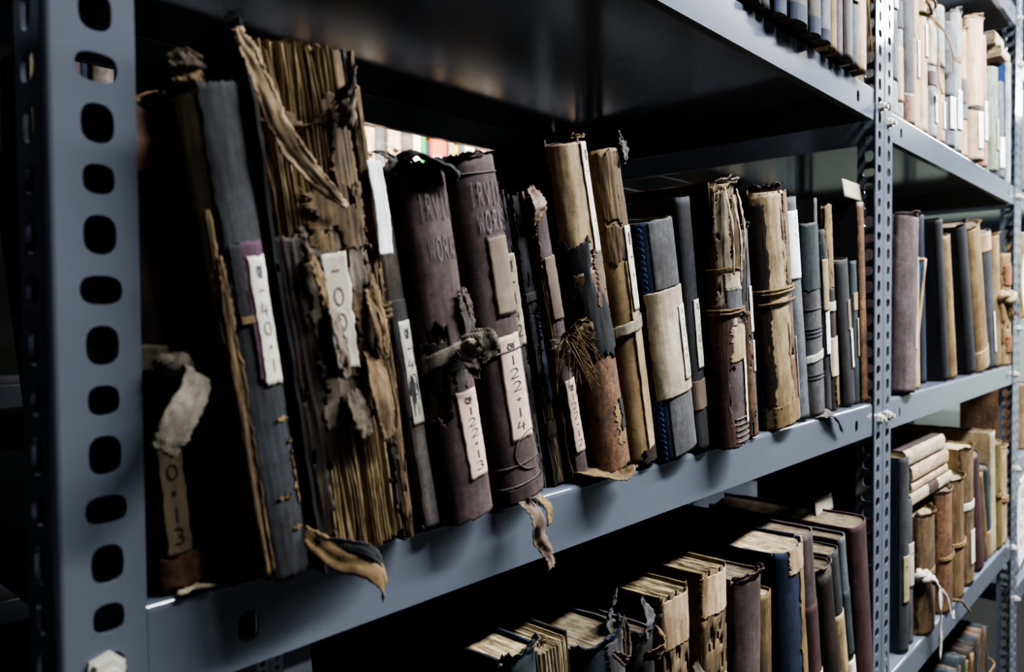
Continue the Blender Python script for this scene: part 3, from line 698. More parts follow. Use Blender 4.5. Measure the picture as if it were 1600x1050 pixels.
B.strip([kp+Vector((-.008, 0, -.002)), kp+Vector((-.004, -.003, -.010)), kp+Vector((.000, -.002, -.020))], [.006, .009, .003], (1, -.2, 0), 'plum_twill', 'torn_cloth_patch', crump=.002, seed=7)
B.tatter(.0, .95, 'charcoal', .010, 3, seed=8, curl=.5, f=.985)
B.strip([B.S(.15, .97, .004)+Vector((.002, .014, .004)), B.S(.35, .99, .008)+Vector((0, .006, .006)), B.S(.75, .965, .006), B.S(.82, .94, .004)], [.012, .013, .009, .003], (.2, .9, .3), 'charcoal', 'torn_cloth_flap', crump=.004, seed=5)
B.tag('ribbed plum cloth Irving volume, spine split open, tied with a knotted tape', G1)

B = Book('B6'); B.b = B.t*.27; B.simple('plum_twill', page='pages_dark', b=.27, rag=.001)
B.blocktext('IRVING', .26, .90, .865, .93); B.blocktext('WORKS', .32, .86, .79, .85)
B.rule(.955); B.rule(.115); B.rule(.45, w=.002); B.rule(.055)
B.patch('label_brown', .50, .97, .555, .775, off=.0009, rag=.0006); B.patch('purple_edge', .48, 1.0, .548, .782, 'label_border', .001, .0005)
B.patch('label_pink', .42, .86, .185, .495, off=.0008, text='Q122.14', ink='ink_dark', tw=.085, rag=.0006)
mb = MB(); mb.tube([B.S(.66+.30*cos(2*pi*k/30), .145+.058*sin(2*pi*k/30), .0004) for k in range(31)], .0006, 5); mb.build('embossed_emblem', 'emboss', B.root)
B.patch('plum_twill', .12, 1.0, .01, .05, 'foot_roll', .001, .0016)
p = B.S(.35, .0, .0)
B.hank(p+Vector((.004, -.003, .002)), 22, .012, 'dark_leather', .0007, seed=6)
B.strip([p+Vector((.0, .0, .002)), p+Vector((-.001, -.012, -.005)), p+Vector((.0, -.010, -.020)), p+Vector((.006, -.010, -.033)), p+Vector((.007, -.010, -.043))], [.007, .013, .014, .010, .011], (.97, .2, 0), 'label_brown', 'torn_paper_strip', jag=.0025, crump=.003, seed=14, n=50)
B.strip([p+Vector((.012, -.002, .0)), p+Vector((.013, -.009, -.006)), p+Vector((.012, -.009, -.017))], [.006, .007, .006], (1, .2, 0), 'tan', 'torn_paper_strip', crump=.001, seed=4)
B.tatter(.0, .55, 'dark_leather', .006, 3, seed=5)
B.tag('plum cloth Irving volume with pink label and round emblem, paper strip hanging beneath', G1)

B = Book('B7a'); B.exposed('black_cloth', 'pages_dark', 3); B.spine('black_cloth', 0, 1, .52, .985, rag=.003, wear=.45); B.spine('charcoal', 0, .9, .0, .5, rag=.003, wear=.3)
B.patch('cream', .05, .85, .50, .80, off=.0016, text='Q-142', ink='ink_dark', rag=.0008)
B.tag('thin black pamphlet with a narrow cream label beside the plum volume', G1)
B = Book('B7b'); B.exposed('black_cloth', 'pages_dark', 5); B.spine('black_cloth', .1, .9, .60, .99, rag=.004, wear=.35); B.spine('charcoal', 0, 1, .30, .6, rag=.003, wear=.3); B.spine('dark_leather', 0, 1, .18, .23, rag=.001, wear=.6)
B.tape(.66, 'charcoal', .006); B.spine('navy', .55, .85, .3, .62, rag=.002, name='cloth_strip', off=.001)
B.tag('slim coverless book of dark sewn gatherings just left of the rag-tied mauve book', G1)

B = Book('B8'); B.b = B.t*.25; B.pages('pages_dark', ribs=5); B.board(-1, 'olive', jag=.003); B.board(1, 'mauve')
B.spine('mauve', .22, 1, .0, .93, rag=.001); B.spine('olive', 0, .24, .35, .88, rag=.003, name='exposed_joint', wr=.001)
B.patch('label_brown', .35, .92, .575, .79, off=.0012, rag=.0008); B.patch('label_pink', .36, .94, .10, .365, off=.001, text='Q122.12', ink='ink_dark', tw=.08, rag=.0008)
B.strip([B.S(.3, .90, .001), B.S(.4, .96, .004), B.S(.55, 1.0, .002)+Vector((0, .008, .004))], [.014, .017, .010], (1, .2, .1), 'brown_leather', 'torn_leather_corner', jag=.002, crump=.002, seed=5)
B.tape(.50, 'grey_tape', .006, a1=.7); kp = B.S(.25, .5, .006)
B.knot(kp+Vector((-.004, -.004, -.003)), .008, 'grey_tape', .0026); B.knot(kp+Vector((.006, -.006, -.012)), .006, 'tape', .003, seed=5)
B.hank(kp+Vector((.000, -.006, .004)), 70, .036, 'rag', .0006, seed=8, spread=.6, drift=.1); B.hank(kp+Vector((.006, -.007, .009)), 45, .020, 'rag', .0006, seed=9, down=.3, spread=.9, drift=.7)
B.strip([kp+Vector((-.004, -.005, .006)), kp+Vector((.006, -.011, .011)), kp+Vector((.018, -.010, .007)), kp+Vector((.024, -.008, -.001))], [.006, .010, .009, .003], (.3, -.4, .8), 'rag', 'tie_end', jag=.004, crump=.005, seed=3)
B.tag('mauve book with pink label reading Q122.12, tied by a frayed rag knot', G1)

B = Book('B9'); B.b = B.t*.3; B.pages('pages_dark'); B.board(-1, 'charcoal', hh=.001); B.board(1, 'dark_leather')
B.spine('vellum', 0, 1, .60, .985, rag=.0015, wr=.0008); B.spine('brown_leather', 0, 1, .0, .62, rag=.004, wr=.0007, off=.0004, seed=2)
B.spine('black_cloth', -.05, .80, .36, .70, rag=.009, wr=.0015, off=.0012, seed=6, name='torn_black_cloth', holes=[(.45, 1.2, .55, .9)])
B.spine('brown_leather', .5, 1.0, .5, .68, rag=.004, off=.001, seed=16, name='torn_leather'); B.patch('charcoal', .62, .97, .125, .21, 'leather_patch', .003, .0012, fine=True); B.patch('tan', .5, .8, .08, .2, 'bare_patch', .004, .0006, fine=True)
B.patch('label_white', .68, .96, .665, .985, off=.0012, text='Q-  .1', ink='ink_dark', tw=.09); B.patch('cream', .78, 1.0, .555, .665, 'torn_label', .002, .0013)
B.tatter(.4, .9, 'tan', .004, 4, seed=3)
B.tag('tall book, cream vellum above, black torn cloth and brown leather below', G1)

B = Book('B10'); B.b = B.t*.3; B.simple('tan', 'tan', 'page_cut', .3, .0015)
B.spine('tan_cracked', .05, .62, .66, .99, rag=.004, wr=.0015, off=.0008, seed=5, name='cracked_leather', holes=[(.0, .7, .775, .79)]); B.spine('tan_cracked', .5, .98, .70, .97, rag=.003, wr=.0012, off=.0006, seed=8, name='cracked_leather')
B.spine('vellum', .48, .97, .02, .66, rag=.001, off=.0012, seed=12, name='vellum_fold')
B.patch('label_white', .62, .88, .50, .765, off=.0022, text='Q-.1', ink='ink_dark'); B.tape(.455, 'tape', .0085, slope=.02, off=.0026)
B.strip([B.S(.75, .95, .003), B.S(.78, .99, .006), B.S(.82, 1.02, .004), B.S(.78, 1.05, .002)], [.007, .009, .007, .002], (1, .2, .1), 'taupe', 'torn_leather_tab', jag=.003, crump=.004, seed=6)
B.patch('dark_leather', .35, .95, .0, .05, 'torn_foot', .003, .0014)
B.tag('tan vellum volume with cracked brown head and a white tape band round it', G1)

B = Book('B11'); B.b = B.t*.22; B.simple('slate', 'slate', 'page_cut', .22, .0012)
B.spine('navy', 0, .22, .0, 1.0, rag=.0006, off=.0004, ns=12, name='navy_joint'); B.spine('slate', .21, 1, .72, .995, rag=.0005, off=.0008, name='canvas_patch'); B.spine('slate', .22, .99, .01, .27, rag=.0005, off=.0008, name='canvas_patch')
for q, ph, f0, f1 in ((.03, 0, .01, .27), (.07, 2, .01, .27), (.03, 0, .71, .98), (.07, 2, .71, .98)):
    mb = MB(); mb.tube([B.S(q+.02*sin(k*1.1+ph), f0+(f1-f0)*k/60, .0012) for k in range(61)], .00055, 5)
    mb.build('blue_stitching', 'bright_blue', B.root)
B.spine('cream', .02, 1, .265, .715, rag=.0012, off=.0018, name='paper_band', wr=.0006)
B.patch('label_white', .68, .88, .315, .635, off=.0028, text='9.00.4N22', ink='ink_dark', tw=.09)
B.tag('squat blue-grey canvas book with a broad cream paper band and long label', G1)

B = Book('B12'); B.b = B.t*.25; B.simple('navy_grey', 'navy_grey', 'page_cut', .25)
B.patch('label_white', .48, .86, .33, .605, off=.001, text='9.00.1', ink='ink_dark', tw=.09); B.spine('label_brown', .0, 1, .17, .285, rag=.0012, off=.0008, name='paper_band')
B.tag('dark slate book with pale label and brown paper band near its foot', G1)

B = Book('B13'); B.b = B.t*.24; B.pages('pages', ribs=6, jag=.002); B.board(-1, 'red_board', dd=.02); B.board(1, 'brown_leather', jag=.003, hh=-.012)
B.spine('cream', .04, .42, .46, .96, rag=.004, wr=.0015, wear=.5, name='torn_vellum'); B.spine('tan_cracked', .42, .95, .45, .95, rag=.004, wr=.0015, wear=.45, seed=7)
B.spine('mauve', .2, .98, .0, .48, rag=.003, seed=4); B.spine('red_board', -.02, .36, .0, .55, rag=.005, seed=9, holes=[(.2, .6, .1, .3)], off=.0008, name='torn_leather'); B.spine('slate', .22, .68, .50, .61, rag=.002, off=.0012, seed=6, name='cloth_band'); B.spine('cream', .2, .72, .60, .66, rag=.002, off=.0012, seed=6, name='paper_band')
B.spine('vellum', .3, .98, .33, .46, rag=.004, off=.0012, seed=12, name='torn_vellum', wr=.001)
B.patch('label_white', .74, .94, .08, .335, off=.0014, text='  ', rag=.001)
for i in range(5): B.rule(.02+.022*i, 'taupe', .002, .3, 1, 'raised_cord')
for a, f0, f1, sd in ((.28, .98, .66, 1), (.46, .95, .62, 2), (.6, .97, .7, 3), (.78, .93, .55, 4)):
    B.strip([B.S(a, f0, .002), B.S(a+.05, (f0+f1)/2, .006), B.S(a+.06, f1, .004)], [.004, .005, .002], (1, .2, 0), ('cream', 'pale_tan', 'cream', 'taupe')[sd-1], 'torn_vellum_strip', jag=.0015, crump=.0012, seed=sd)
B.tie(.515, 'twine', .0012, 2); B.tie(.68, 'twine', .0008, 1, -.01); B.knot(B.S(.8, .5, .003), .004, 'twine', .0012)
B.tatter(.1, .9, 'cream', .008, 4, seed=3)
B.tag('tall book with red boards and shredded cream spine bound in twine', G1)

B = Book('B13b'); B.b = B.t*.3; B.simple('slate', 'slate', 'page_cut', .3); B.spine('brown_leather', -.02, .5, .0, .6, rag=.003, wear=.5, off=.0006, name='torn_leather')
B.patch('label_white', .55, .95, .5, .72, off=.001); B.patch('label_grey', .6, .95, .31, .46, off=.001); B.tatter(.1, .9, 'taupe', .008, 3, seed=2)
B.tag('slim slate book with two small labels right of the twine-bound red one', G1)

B = Book('B14'); B.b = B.t*.26; B.pages('pages'); B.board(-1, 'dark_leather', hh=.004, jag=.004); B.board(1, 'rust', jag=.003)
B.spine('vellum', 0, .55, .0, .985, rag=.003, wr=.001); B.spine('brown_leather', .48, 1, .0, .985, rag=.003, wr=.0012, seed=3, wear=.75)
B.spine('tan_cracked', .55, .98, .6, .98, rag=.003, wr=.0012, seed=5, off=.0006, name='cracked_leather'); B.spine('dark_leather', -.02, .16, .1, .95, rag=.006, seed=7, off=.0006, name='torn_leather')
B.spine('tan', .1, 1, .01, .10, rag=.002, off=.0008, name='paper_band'); B.patch('label_white', .84, .99, .09, .36, off=.0016, rag=.001)
B.tie(.575, 'twine', .0014, 2, .004); B.tie(.535, 'twine', .0014, 1, -.004); B.tatter(.0, .5, 'dark_leather', .012, 3, seed=4, f=1.0)
B.tag('thick parchment and brown leather book with three loops of twine', G1)

B = Book('B15'); B.b = B.t*.3; B.simple('slate', 'blue_grey', 'page_cut', .3, .0006)
B.patch('label_bright', .08, .97, .64, .94, off=.0008, text='-15-1 -', ink='ink', tw=.06, ta=(.4, .7)); B.tag('blue-grey book with a large clean white label at its top', G1)
B = Book('B16'); B.b = B.t*.28; B.simple('navy_grey', 'slate', 'page_cut', .28); B.spine('teal', 0, 1, .66, .99, rag=.003, off=.0006, name='cloth_patch'); B.tape(.315, 'white_tape', .0085, slope=.03)
for f in (.42, .44, .46, .2, .22, .56): B.rule(f, 'charcoal', .0014, name='stitch_line')
B.tag('dark slate book tied low with white tape beside the large white label', G1)
B = Book('B16a'); B.simple('navy_grey', 'blue_grey', 'page_cut', .2); B.tag('tall thin blue-grey book rising just right of the tape-tied one', G1)
B = Book('B17'); B.b = B.t*.25; B.simple('navy_grey', 'charcoal', 'page_cut', .25); B.spine('teal', -.12, 1, .58, .93, rag=.004, off=.0012, wr=.0012, name='loose_wrapper')
B.patch('label_tan', .1, .72, .56, .84, off=.0024); B.patch('label_bright', .3, .9, .32, .56, off=.0016, text='-  -', ink='ink'); B.patch('label_grey', .7, .98, .22, .34, off=.0016)
B.tag('thin charcoal book in a drooping teal wrapper with tan label', G1)
B = Book('B18'); B.b = B.t*.25; B.pages('pages', ribs=4); B.board(-1, 'dark_leather'); B.board(1, 'brown_leather'); B.spine('tan', .1, 1, .6, 1.0, rag=.003, wear=.6); B.spine('dark_leather', .0, 1, .0, .6, rag=.002, seed=4)
B.patch('cream', .15, .98, .165, .36, off=.0012, rag=.001); B.patch('olive', .4, .95, .02, .16, 'bare_patch', .003, .001); B.tape(.51, 'white_tape', .011)
B.tag('brown leather book with tan torn head and a white tape band', G1)
B = Book('B19a'); B.simple('navy_grey', 'charcoal'); B.spine('label_brown', .45, 1, .52, .72, rag=.001, off=.0008, name='paper_band'); B.patch('label_white', .62, .92, .25, .52, off=.0014); B.tag('short charcoal book with brown band and label, left of a matching pair', G1)
B = Book('B19b'); B.simple('teal', 'teal'); B.spine('label_tan', .2, 1, .66, .78, rag=.001, off=.0008, name='paper_band'); B.patch('label_tan', .6, .9, .33, .6, off=.0014); B.tag('short dark green book with tan label, right of a matching pair', G1)
B = Book('B20'); B.simple('black_cloth', 'brown_leather'); B.tag('big black-covered book at the right end of the main shelf', G1)

# loose scraps on the main shelf and its lip
def scrap(name, label, pts, widths, wdir, m, cat='scrap', **k):
    return tag(ribbon(MB(), pts, widths, wdir, **k).build(name, m), label, cat)
z = ZM
scrap('leather_scrap', 'curled torn leather flap lying on the shelf edge under the rag knot', [(.418, .012, z+.009), (.434, -.004, z+.006), (.449, -.012, z+.0025), (.466, -.014, z+.007)], [.016, .026, .020, .003], (.45, .85, .1), 'tan', crump=.003, jag=.003, seed=5)
scrap('paper_scrap', 'pale paper sliver lying under the half-hidden brown volume', [(.1405, -.001, z+.0012), (.1475, -.001, z+.0022), (.155, -.001, z+.0012)], [.003, .004, .003], (0, .9, .1), 'cream')
scrap('leather_scrap', 'dark twisted leather shred hanging over the shelf lip beside the twine-tied parchment', [(.845, .004, z+.003), (.872, -.004, z+.004), (.893, -.006, z-.010), (.905, -.005, z-.021)], [.008, .014, .006, .002], (.3, .7, .5), 'taupe', crump=.002, seed=4)
def card(label, x0, x1, y, z0, z1, dx=.0):
    mb = MB(); mb.sheet(lambda a, b: (x0+(x1-x0)*a+dx*b, y+.004*b+.001*nz(a*2, b*2, x0), z0+(z1-z0)*b), 6, 6, .0006)
    return tag(mb.build('paper_card', 'card'), label, 'card')
card('pale card standing upright on the big black book beside the slotted posts', *CARD1)

# ------------------------------------------------------------------ plainer books: labels as (material, a0, a1, f0, f1), bands as (material, f0, f1)
def quick(key, cover, spine, label, group, labels=(), bands=(), page='page_cut', b=.24, tie=None, tape=None, ragged=0, exposed=0, inset=-.003, wear=.0):
    B = Book(key)
    if exposed:
        B.exposed(cover, page, exposed, b)
        if spine: B.spine(spine, rag=.004, wear=wear or .35, ns=16, nzz=40)
    else:
        B.simple(cover, spine, page, b, .001+ragged*.003, inset)
    for i, (m, f0, f1) in enumerate(bands): B.spine(m, 0, 1, f0, f1, rag=.0015, off=.0007+.0002*i, seed=i, name='spine_band', ns=12, nzz=12)
    for i, (m, a0, a1, f0, f1) in enumerate(labels): B.patch(m, a0, a1, f0, f1, off=.0018, text=' ' if i else '-1', ink='ink_dark', tw=.07)
    if tie: B.tie(tie[0], 'twine', tie[1], tie[2], dpt=0)
    if tape: B.tape(tape[0], tape[1], tape[2])
    if ragged: B.tatter(0, 1, spine or 'tan', .006+.006*ragged, 3, seed=3)
    return B.tag(label, group)

G2 = 'volumes on the shelf below in the nearest rack'
B = quick('L1', 'dark_blue', 'teal', 'dark torn cloth book at the left end of the lower row', G2, ragged=1.2, page='pages')
B.hank(B.S(.8, 1, .003), 14, .012, 'tan', .0006, seed=2, down=-.4)
quick('L2', 'charcoal', None, 'coverless pale page block beside the dark torn book in the lower row', G2, exposed=9, page='pages_pale', b=.1)
B = quick('L3', 'navy_grey', 'dark_blue', 'wide dark blue book with torn head in the lower row', G2, ragged=1.3); B.spine('slate', .45, 1, .82, .985, rag=.003, off=.001, name='faded_cloth')
B.strip([B.S(.5, .97, .003), B.S(.6, .94, .009), B.S(.72, .985, .006), B.S(.8, 1.03, .003)], [.005, .008, .008, .004], (.7, -.2, .7), 'grey_fibre', 'torn_cloth_flap', crump=.004, seed=3)
B.strip([B.S(.75, .99, .0)+Vector((0, .01, 0)), B.S(.8, 1.04, .0)+Vector((0, .006, 0)), B.S(1.0, 1.08, .003)], [.02, .018, .010], (.8, .4, .1), 'slate', 'torn_cloth_flap', crump=.005, seed=6)
B = quick('L4', 'slate', 'charcoal', 'narrow grey book with ragged curling cloth in the lower row', G2, ragged=1.6)
B.strip([B.S(.3, .95, .003), B.S(.6, .96, .010), B.S(1.1, .975, .008)], [.010, .014, .010], (.1, -.3, .9), 'tan', 'torn_leather_flap', crump=.004, seed=6)
B.strip([B.S(.5, .99, .0), B.S(.6, 1.04, .002), B.S(.9, 1.09, -.006)], [.016, .016, .006], (.9, .2, .1), 'slate', 'torn_cloth_flap', crump=.004, seed=2)
B = quick('L5', 'olive', 'bare_fibre', 'thick bare-backed book with pale cracked head in the lower row', G2, exposed=10, page='pages_pale', b=.12, wear=.15); B.spine('pale_tan', 0, 1, .84, .985, rag=.003, wr=.001, off=.0005, name='head_lining')
B = quick('L7', 'olive', 'bare_fibre', 'book with ochre board and bare sewn back in the lower row', G2, exposed=8, page='pages_pale', b=.12, wear=.2, labels=[('label_grey', .55, .8, .2, .66)]); B.spine('pale_tan', 0, 1, .86, .985, rag=.003, wr=.001, off=.0005, name='head_lining')
B.strip([B.S(-.1, .72, .004), B.S(.1, .60, .012), B.S(.5, .45, .010), B.S(.7, .3, .004)], [.008, .012, .012, .010], (.8, -.2, .5), 'grey_tape', 'cloth_tie', crump=.002, seed=3)
quick('L8', 'mauve', 'plum_twill', 'mauve cloth book with narrow pink label in the lower row', G2, labels=[('label_pink', .62, .78, .25, .60)], ragged=.8)
quick('L9', 'olive', 'tan_cracked', 'short ochre booklet tucked right of the mauve cloth book', G2, page='pages')
B = quick('L10', 'navy', 'navy', 'dark blue book with torn parchment joint and white tape in the lower row', G2, page='pages', tape=(.34, 'white_tape', .009)); B.spine('tan', .52, 1.0, .0, .97, rag=.004, off=.0007, wr=.001, wear=.75, name='torn_parchment'); B.spine('pale_tan', .3, .9, .90, 1.0, rag=.004, off=.0009, name='torn_parchment', seed=5)
kp = B.S(.95, .35, .004); B.knot(kp, .006, 'white_tape', .0022)
for q in (.2, .8): B.strip([kp, kp+Vector((.006*q, -.006, -.014)), kp+Vector((.012*q, -.004, -.05))], [.004, .007, .007], (1, .2, 0), 'white_tape', 'tie_end', seed=int(q*9))
quick('L11', 'mauve', 'mauve', 'slim mauve book right of the white-taped dark blue one', G2, bands=[('oxblood', .38, .70)], labels=[('label_white', .5, .95, .12, .40)])
quick('L12', 'dark_leather', 'taupe', 'short brown book leaning left with a torn tag in the lower row', G2, bands=[('dark_leather', .3, .97)], labels=[('label_white', .5, .95, .1, .36)], ragged=.4)
quick('L13', 'charcoal', 'navy_grey', 'dark book with tan lower spine leaning left in the lower row', G2, bands=[('vellum', .3, .66), ('cream', .1, .28)])
quick('L14', 'slate', 'blue_grey', 'blue-grey book with teal middle leaning left in the lower row', G2, bands=[('teal', .36, .72), ('label_white', .1, .34)])
quick('L15', 'oxblood', 'oxblood', 'dark red book at the right end of the lower row', G2, page='page_cut')
card('pale card poking up behind the blue-grey book in the lower row', *CARD2)

G3 = 'volumes on the shelf above in the nearest rack'
U = [('U1', 'charcoal', 'leftmost dark spine foot visible on the upper shelf'), ('U2', 'charcoal', 'narrow charcoal spine second from the left on the upper shelf'), ('U3', 'mauve', 'faded mauve spine on the upper shelf left of the broad slate one'), ('U4', 'slate', 'broad slate spine with dark foot on the upper shelf'),
     ('U5', 'black_cloth', 'very thin black book right of the broad slate spine'), ('U6', 'taupe', 'worn grey-brown spine on the upper shelf'), ('U7', 'blue_grey', 'ribbed blue-grey spine on the upper shelf'), ('U8', 'tan', 'tan spine with white label on the upper shelf'),
     ('U9', 'mauve', 'slim mauve spine with hanging white tag on the upper shelf'), ('U10', 'dark_leather', 'dark brown spine on the upper shelf'), ('U11', 'blue_grey', 'pale blue spine near the right of the upper shelf'), ('U12', 'pale_tan', 'pale tan spine at the right end of the upper shelf')]
for k, m, lb in U:
    B = quick(k, m, m, lb, G3, labels=[('label_white', .2, .8, .3, .6)] if k in ('U8', 'U9', 'U11') else ())
    if k in ('U3', 'U4', 'U6', 'U7'): B.spine('navy', .03, .97, .0, .07 if k != 'U7' else .05, rag=.0008, off=.0004, name='dark_foot_cloth')
B = Book('U13'); B.exposed('dark_leather', 'pages_dark', 5)
B.hank(B.S(.35, .45, .004), 40, .075, 'rag', .0011, seed=4, spread=.05, drift=0, fwd=.1); B.hank(B.S(.3, .62, .004), 40, .06, 'rag', .0011, seed=5, spread=.06, drift=-.03, fwd=.1); B.tie(.55, 'twine', .0018, 2); B.tag('book with long frayed brown cord ends hanging beside the post', G3)

G4 = 'volumes on the bright upper shelf of the second rack'
V = [('V1', 'pale_grey', 'leftmost pale grey spine on the bright upper shelf', [('label_bright', .3, .9, .6, .9)], [('blue_grey', .2, .55)]), ('V2', 'pale_grey', 'second pale spine with grey middle on the bright upper shelf', [('label_bright', .3, .9, .66, .95)], [('slate', .5, .65), ('pale_tan', .1, .4)]),
 ('V3', 'slate', 'dark brown-grey spine on the bright upper shelf', [('label_bright', .75, .98, .48, .72)], [('brown_leather', .0, .16)]), ('V4', 'pale_tan', 'pale tan spine left of the twine-tied one', [('label_bright', .5, .9, .3, .52)], []), ('V5', 'pale_tan', 'peach tan spine tied with looped ochre twine', [('label_bright', .5, .95, .42, .6)], []),
 ('V6', 'pale_grey', 'pale spine with dark band right of the twine loop', [('label_bright', .5, .9, .1, .3)], [('cream', .5, .8), ('mauve', .36, .46)]), ('V7', 'pale_tan', 'pale tan spine with blue-grey head', [('label_bright', .5, .9, .1, .3)], [('pale_grey', .55, .99)]), ('V8', 'blue_grey', 'wide blue-grey spine with a white label low down', [('label_bright', .3, .8, .14, .4)], [('slate', .4, .8)]),
 ('V9', 'pale_grey', 'light grey spine with torn head on the bright upper shelf', [('label_bright', .3, .7, .16, .44)], []), ('V10', 'pale_tan', 'tan and mauve spine left of the big cream volume', [], [('mauve', .42, .62), ('blue_grey', .30, .42)]), ('V11', 'pale_tan', 'broad cream parchment volume with torn back', [('label_bright', .35, .6, .08, .34)], []),
 ('V12', 'pink', 'pinkish spine right of the broad cream volume', [('label_bright', .4, .8, .2, .5)], []), ('V13', 'pale_green', 'short grey-green spine on the bright upper shelf', [('cream', .5, .8, .2, .5)], []), ('V14', 'blue_grey', 'short blue-grey spine before the royal blue board', [('label_bright', .2, .7, .1, .42)], []), ('V15', 'royal', 'tall book with royal blue board and grey spine', [], [])]
for k, m, lb, ls, bs in V:
    B = quick(k, m, 'pale_grey' if k == 'V15' else m, lb, G4, labels=ls, bands=bs, ragged=.6 if k in ('V9', 'V10', 'V11') else 0, page='pages_pale')
    if k == 'V5':
        p = B.S(.75, .66, .004); mb = MB()
        mb.tube([p+Vector((.018*cos(2*pi*i/24), -.003-.002*sin(4*pi*i/24), .010*sin(2*pi*i/24)+.012)) for i in range(25)], .0022, 6); mb.build('twine_loop', 'twine', B.root)
        B.tie(.66, 'twine', .002, 1, dpt=0)
        B.strip([p, p+Vector((.004, -.010, -.03)), p+Vector((.012, -.008, -.09)), p+Vector((.030, -.010, -.115))], [.006, .007, .007, .016], (1, 0, .2), 'twine', 'tie_end', crump=.002)
        B.strip([p, p+Vector((.03, -.014, -.025)), p+Vector((.07, -.014, -.045)), p+Vector((.075, -.014, -.075))], [.006, .007, .008, .004], (.4, 0, .9), 'twine', 'tie_end', crump=.002, seed=2)
        B.strip([p+Vector((.06, -.014, -.038)), p+Vector((.085, -.014, -.052)), p+Vector((.115, -.016, -.050))], [.006, .007, .012], (.2, 0, .9), 'twine', 'tie_end', crump=.002, seed=4)
    if k == 'V11': B.patch('dark_leather', .0, .7, .36, .385, 'torn_gap', .004, .0014)
for k, m, lb in (('S5', 'pale_tan', 'thin cream booklet lying flat on the royal blue book'), ('S6', 'pale_grey', 'pale box-like booklet lying on top of the cream one')): quick(k, m, 'cream', lb, 'booklets lying on the royal blue book', page='pages_pale', b=.15)

G5 = 'volumes on the middle shelf of the second rack'
quick('W1', 'mauve', 'mauve', 'mauve cloth book just right of the double posts', G5, b=.3, ragged=.3)
quick('W1b', 'navy', 'dark_blue', 'tall dark blue book standing behind the small cream one', G5)
B = quick('W2', 'vellum', 'vellum', 'small cream book with its blue-lined board swung open', G5, labels=[('label_white', -.0, .3, .3, .7)])
lean_x = lambda f: B.t+.005+.050*f
bb = MB(); bb.sheet(lambda a, f: (lean_x(f), .002+.11*a, B.h*(.33+.65*f)), 8, 10, .002, flip=True); o = bb.build('open_board', 'royal', B.root); o['label'] = 'blue-lined open board'
for p, q in (((0, 0), (0, 1)), ((0, 1), (1, 1))):
    P = lambda a, f: Vector((lean_x(f), .001+.11*a, B.h*(.33+.65*f)))
    MB().tube([P(*p).lerp(P(*q), i/8) for i in range(9)], .0022, 6).build('board_edge', 'vellum', B.root)
quick('W3', 'black_cloth', 'black_cloth', 'broad black cloth book on the middle shelf', G5)
quick('W4', 'tan', 'tan', 'thin tan book leaning between two black ones', G5)
quick('W5', 'black_cloth', 'black_cloth', 'second broad black cloth book with a torn head', G5, ragged=.4)
quick('W6', 'tan', 'tan', 'tan leather-backed book leaning left on the middle shelf', G5, bands=[('vellum', .0, .14)], ragged=.3)
quick('W7', 'dark_blue', 'navy_grey', 'dark blue book with a cream torn head', G5, bands=[('pale_tan', .86, .99)], labels=[('label_white', .55, .8, .1, .4)])
B = quick('W8', 'tan', 'tan', 'tan book tied with a coarse rag on the middle shelf', G5, page='pages', ragged=.5); B.knot(B.S(.6, .52, .01), .022, 'vellum', .007); B.hank(B.S(.6, .5, .006), 20, .05, 'rag', .002, seed=3)
B = quick('W9', 'brown_leather', 'tan', 'worn tan and rust book at the right end of the middle shelf', G5, exposed=6, wear=.6, page='pages'); B.patch('rust', .1, .6, .72, .9, 'leather_patch', .004, .002); B.patch('rust', .2, .6, .12, .26, 'leather_patch', .004, .002)

G6 = 'volumes on the lower shelf of the second rack'
B = quick('X1', 'dark_blue', 'navy_grey', 'tall dark blue book beside the posts on the lower shelf', G6, labels=[('label_tan', .2, .62, .26, .50)])
quick('X2', 'slate', 'slate', 'very slim slate booklet right of the tall dark blue one', G6, labels=[('label_grey', .1, .9, .4, .7)])
B = quick('X3', 'brown_leather', 'bare_fibre', 'tan book with a long white cloth tie hanging down', G6, page='pages', ragged=.7, tape=(.5, 'tan', .012))
p = B.S(.05, .52, .006); B.knot(p, .014, 'white_tape', .005)
B.strip([p, p+Vector((.018, -.014, -.01)), p+Vector((.035, -.016, -.06)), p+Vector((.042, -.014, -.14))], [.012, .020, .022, .024], (1, .2, 0), 'white_tape', 'tie_end', crump=.005)
B.strip([p+Vector((.01, -.01, -.01)), p+Vector((.06, -.018, -.045)), p+Vector((.085, -.02, -.085)), p+Vector((.1, -.02, -.09))], [.006, .006, .006, .014], (.4, 0, .9), 'white_tape', 'tie_end', crump=.003, seed=4)
quick('X4', 'dark_leather', 'brown_leather', 'dark brown book with string round it on the lower shelf', G6, tie=(.45, .0015, 2), ragged=.8)
quick('X5', 'tan', 'tan_cracked', 'tan book under a small white-topped fold on the lower shelf', G6, tie=(.45, .0018, 2), page='pages', ragged=.6)
quick('X6', 'tan', 'bare_fibre', 'tall tan book with a white tape band on the lower shelf', G6, tape=(.58, 'white_tape', .014), labels=[('label_white', .4, .7, .15, .4)], page='pages', ragged=.8)
quick('X7', 'oxblood', 'oxblood', 'dark red book leaning left on the lower shelf', G6)
quick('X8', 'tan', 'tan_cracked', 'short tan book leaning right of the dark red one', G6, page='pages')
quick('X9', 'teal', 'teal', 'short dark green book on the lower shelf', G6, bands=[('vellum', .0, .3)])
quick('X10', 'vellum', 'cream', 'tall cream book standing behind the short dark green one', G6)
quick('X11', 'yellow', 'olive', 'yellowed narrow book near the right end of the lower shelf', G6, tie=(.5, .0018, 2))
quick('X12', 'vellum', 'vellum', 'cream vellum book tied with orange-brown string', G6, tie=(.46, .002, 2), ragged=.4)
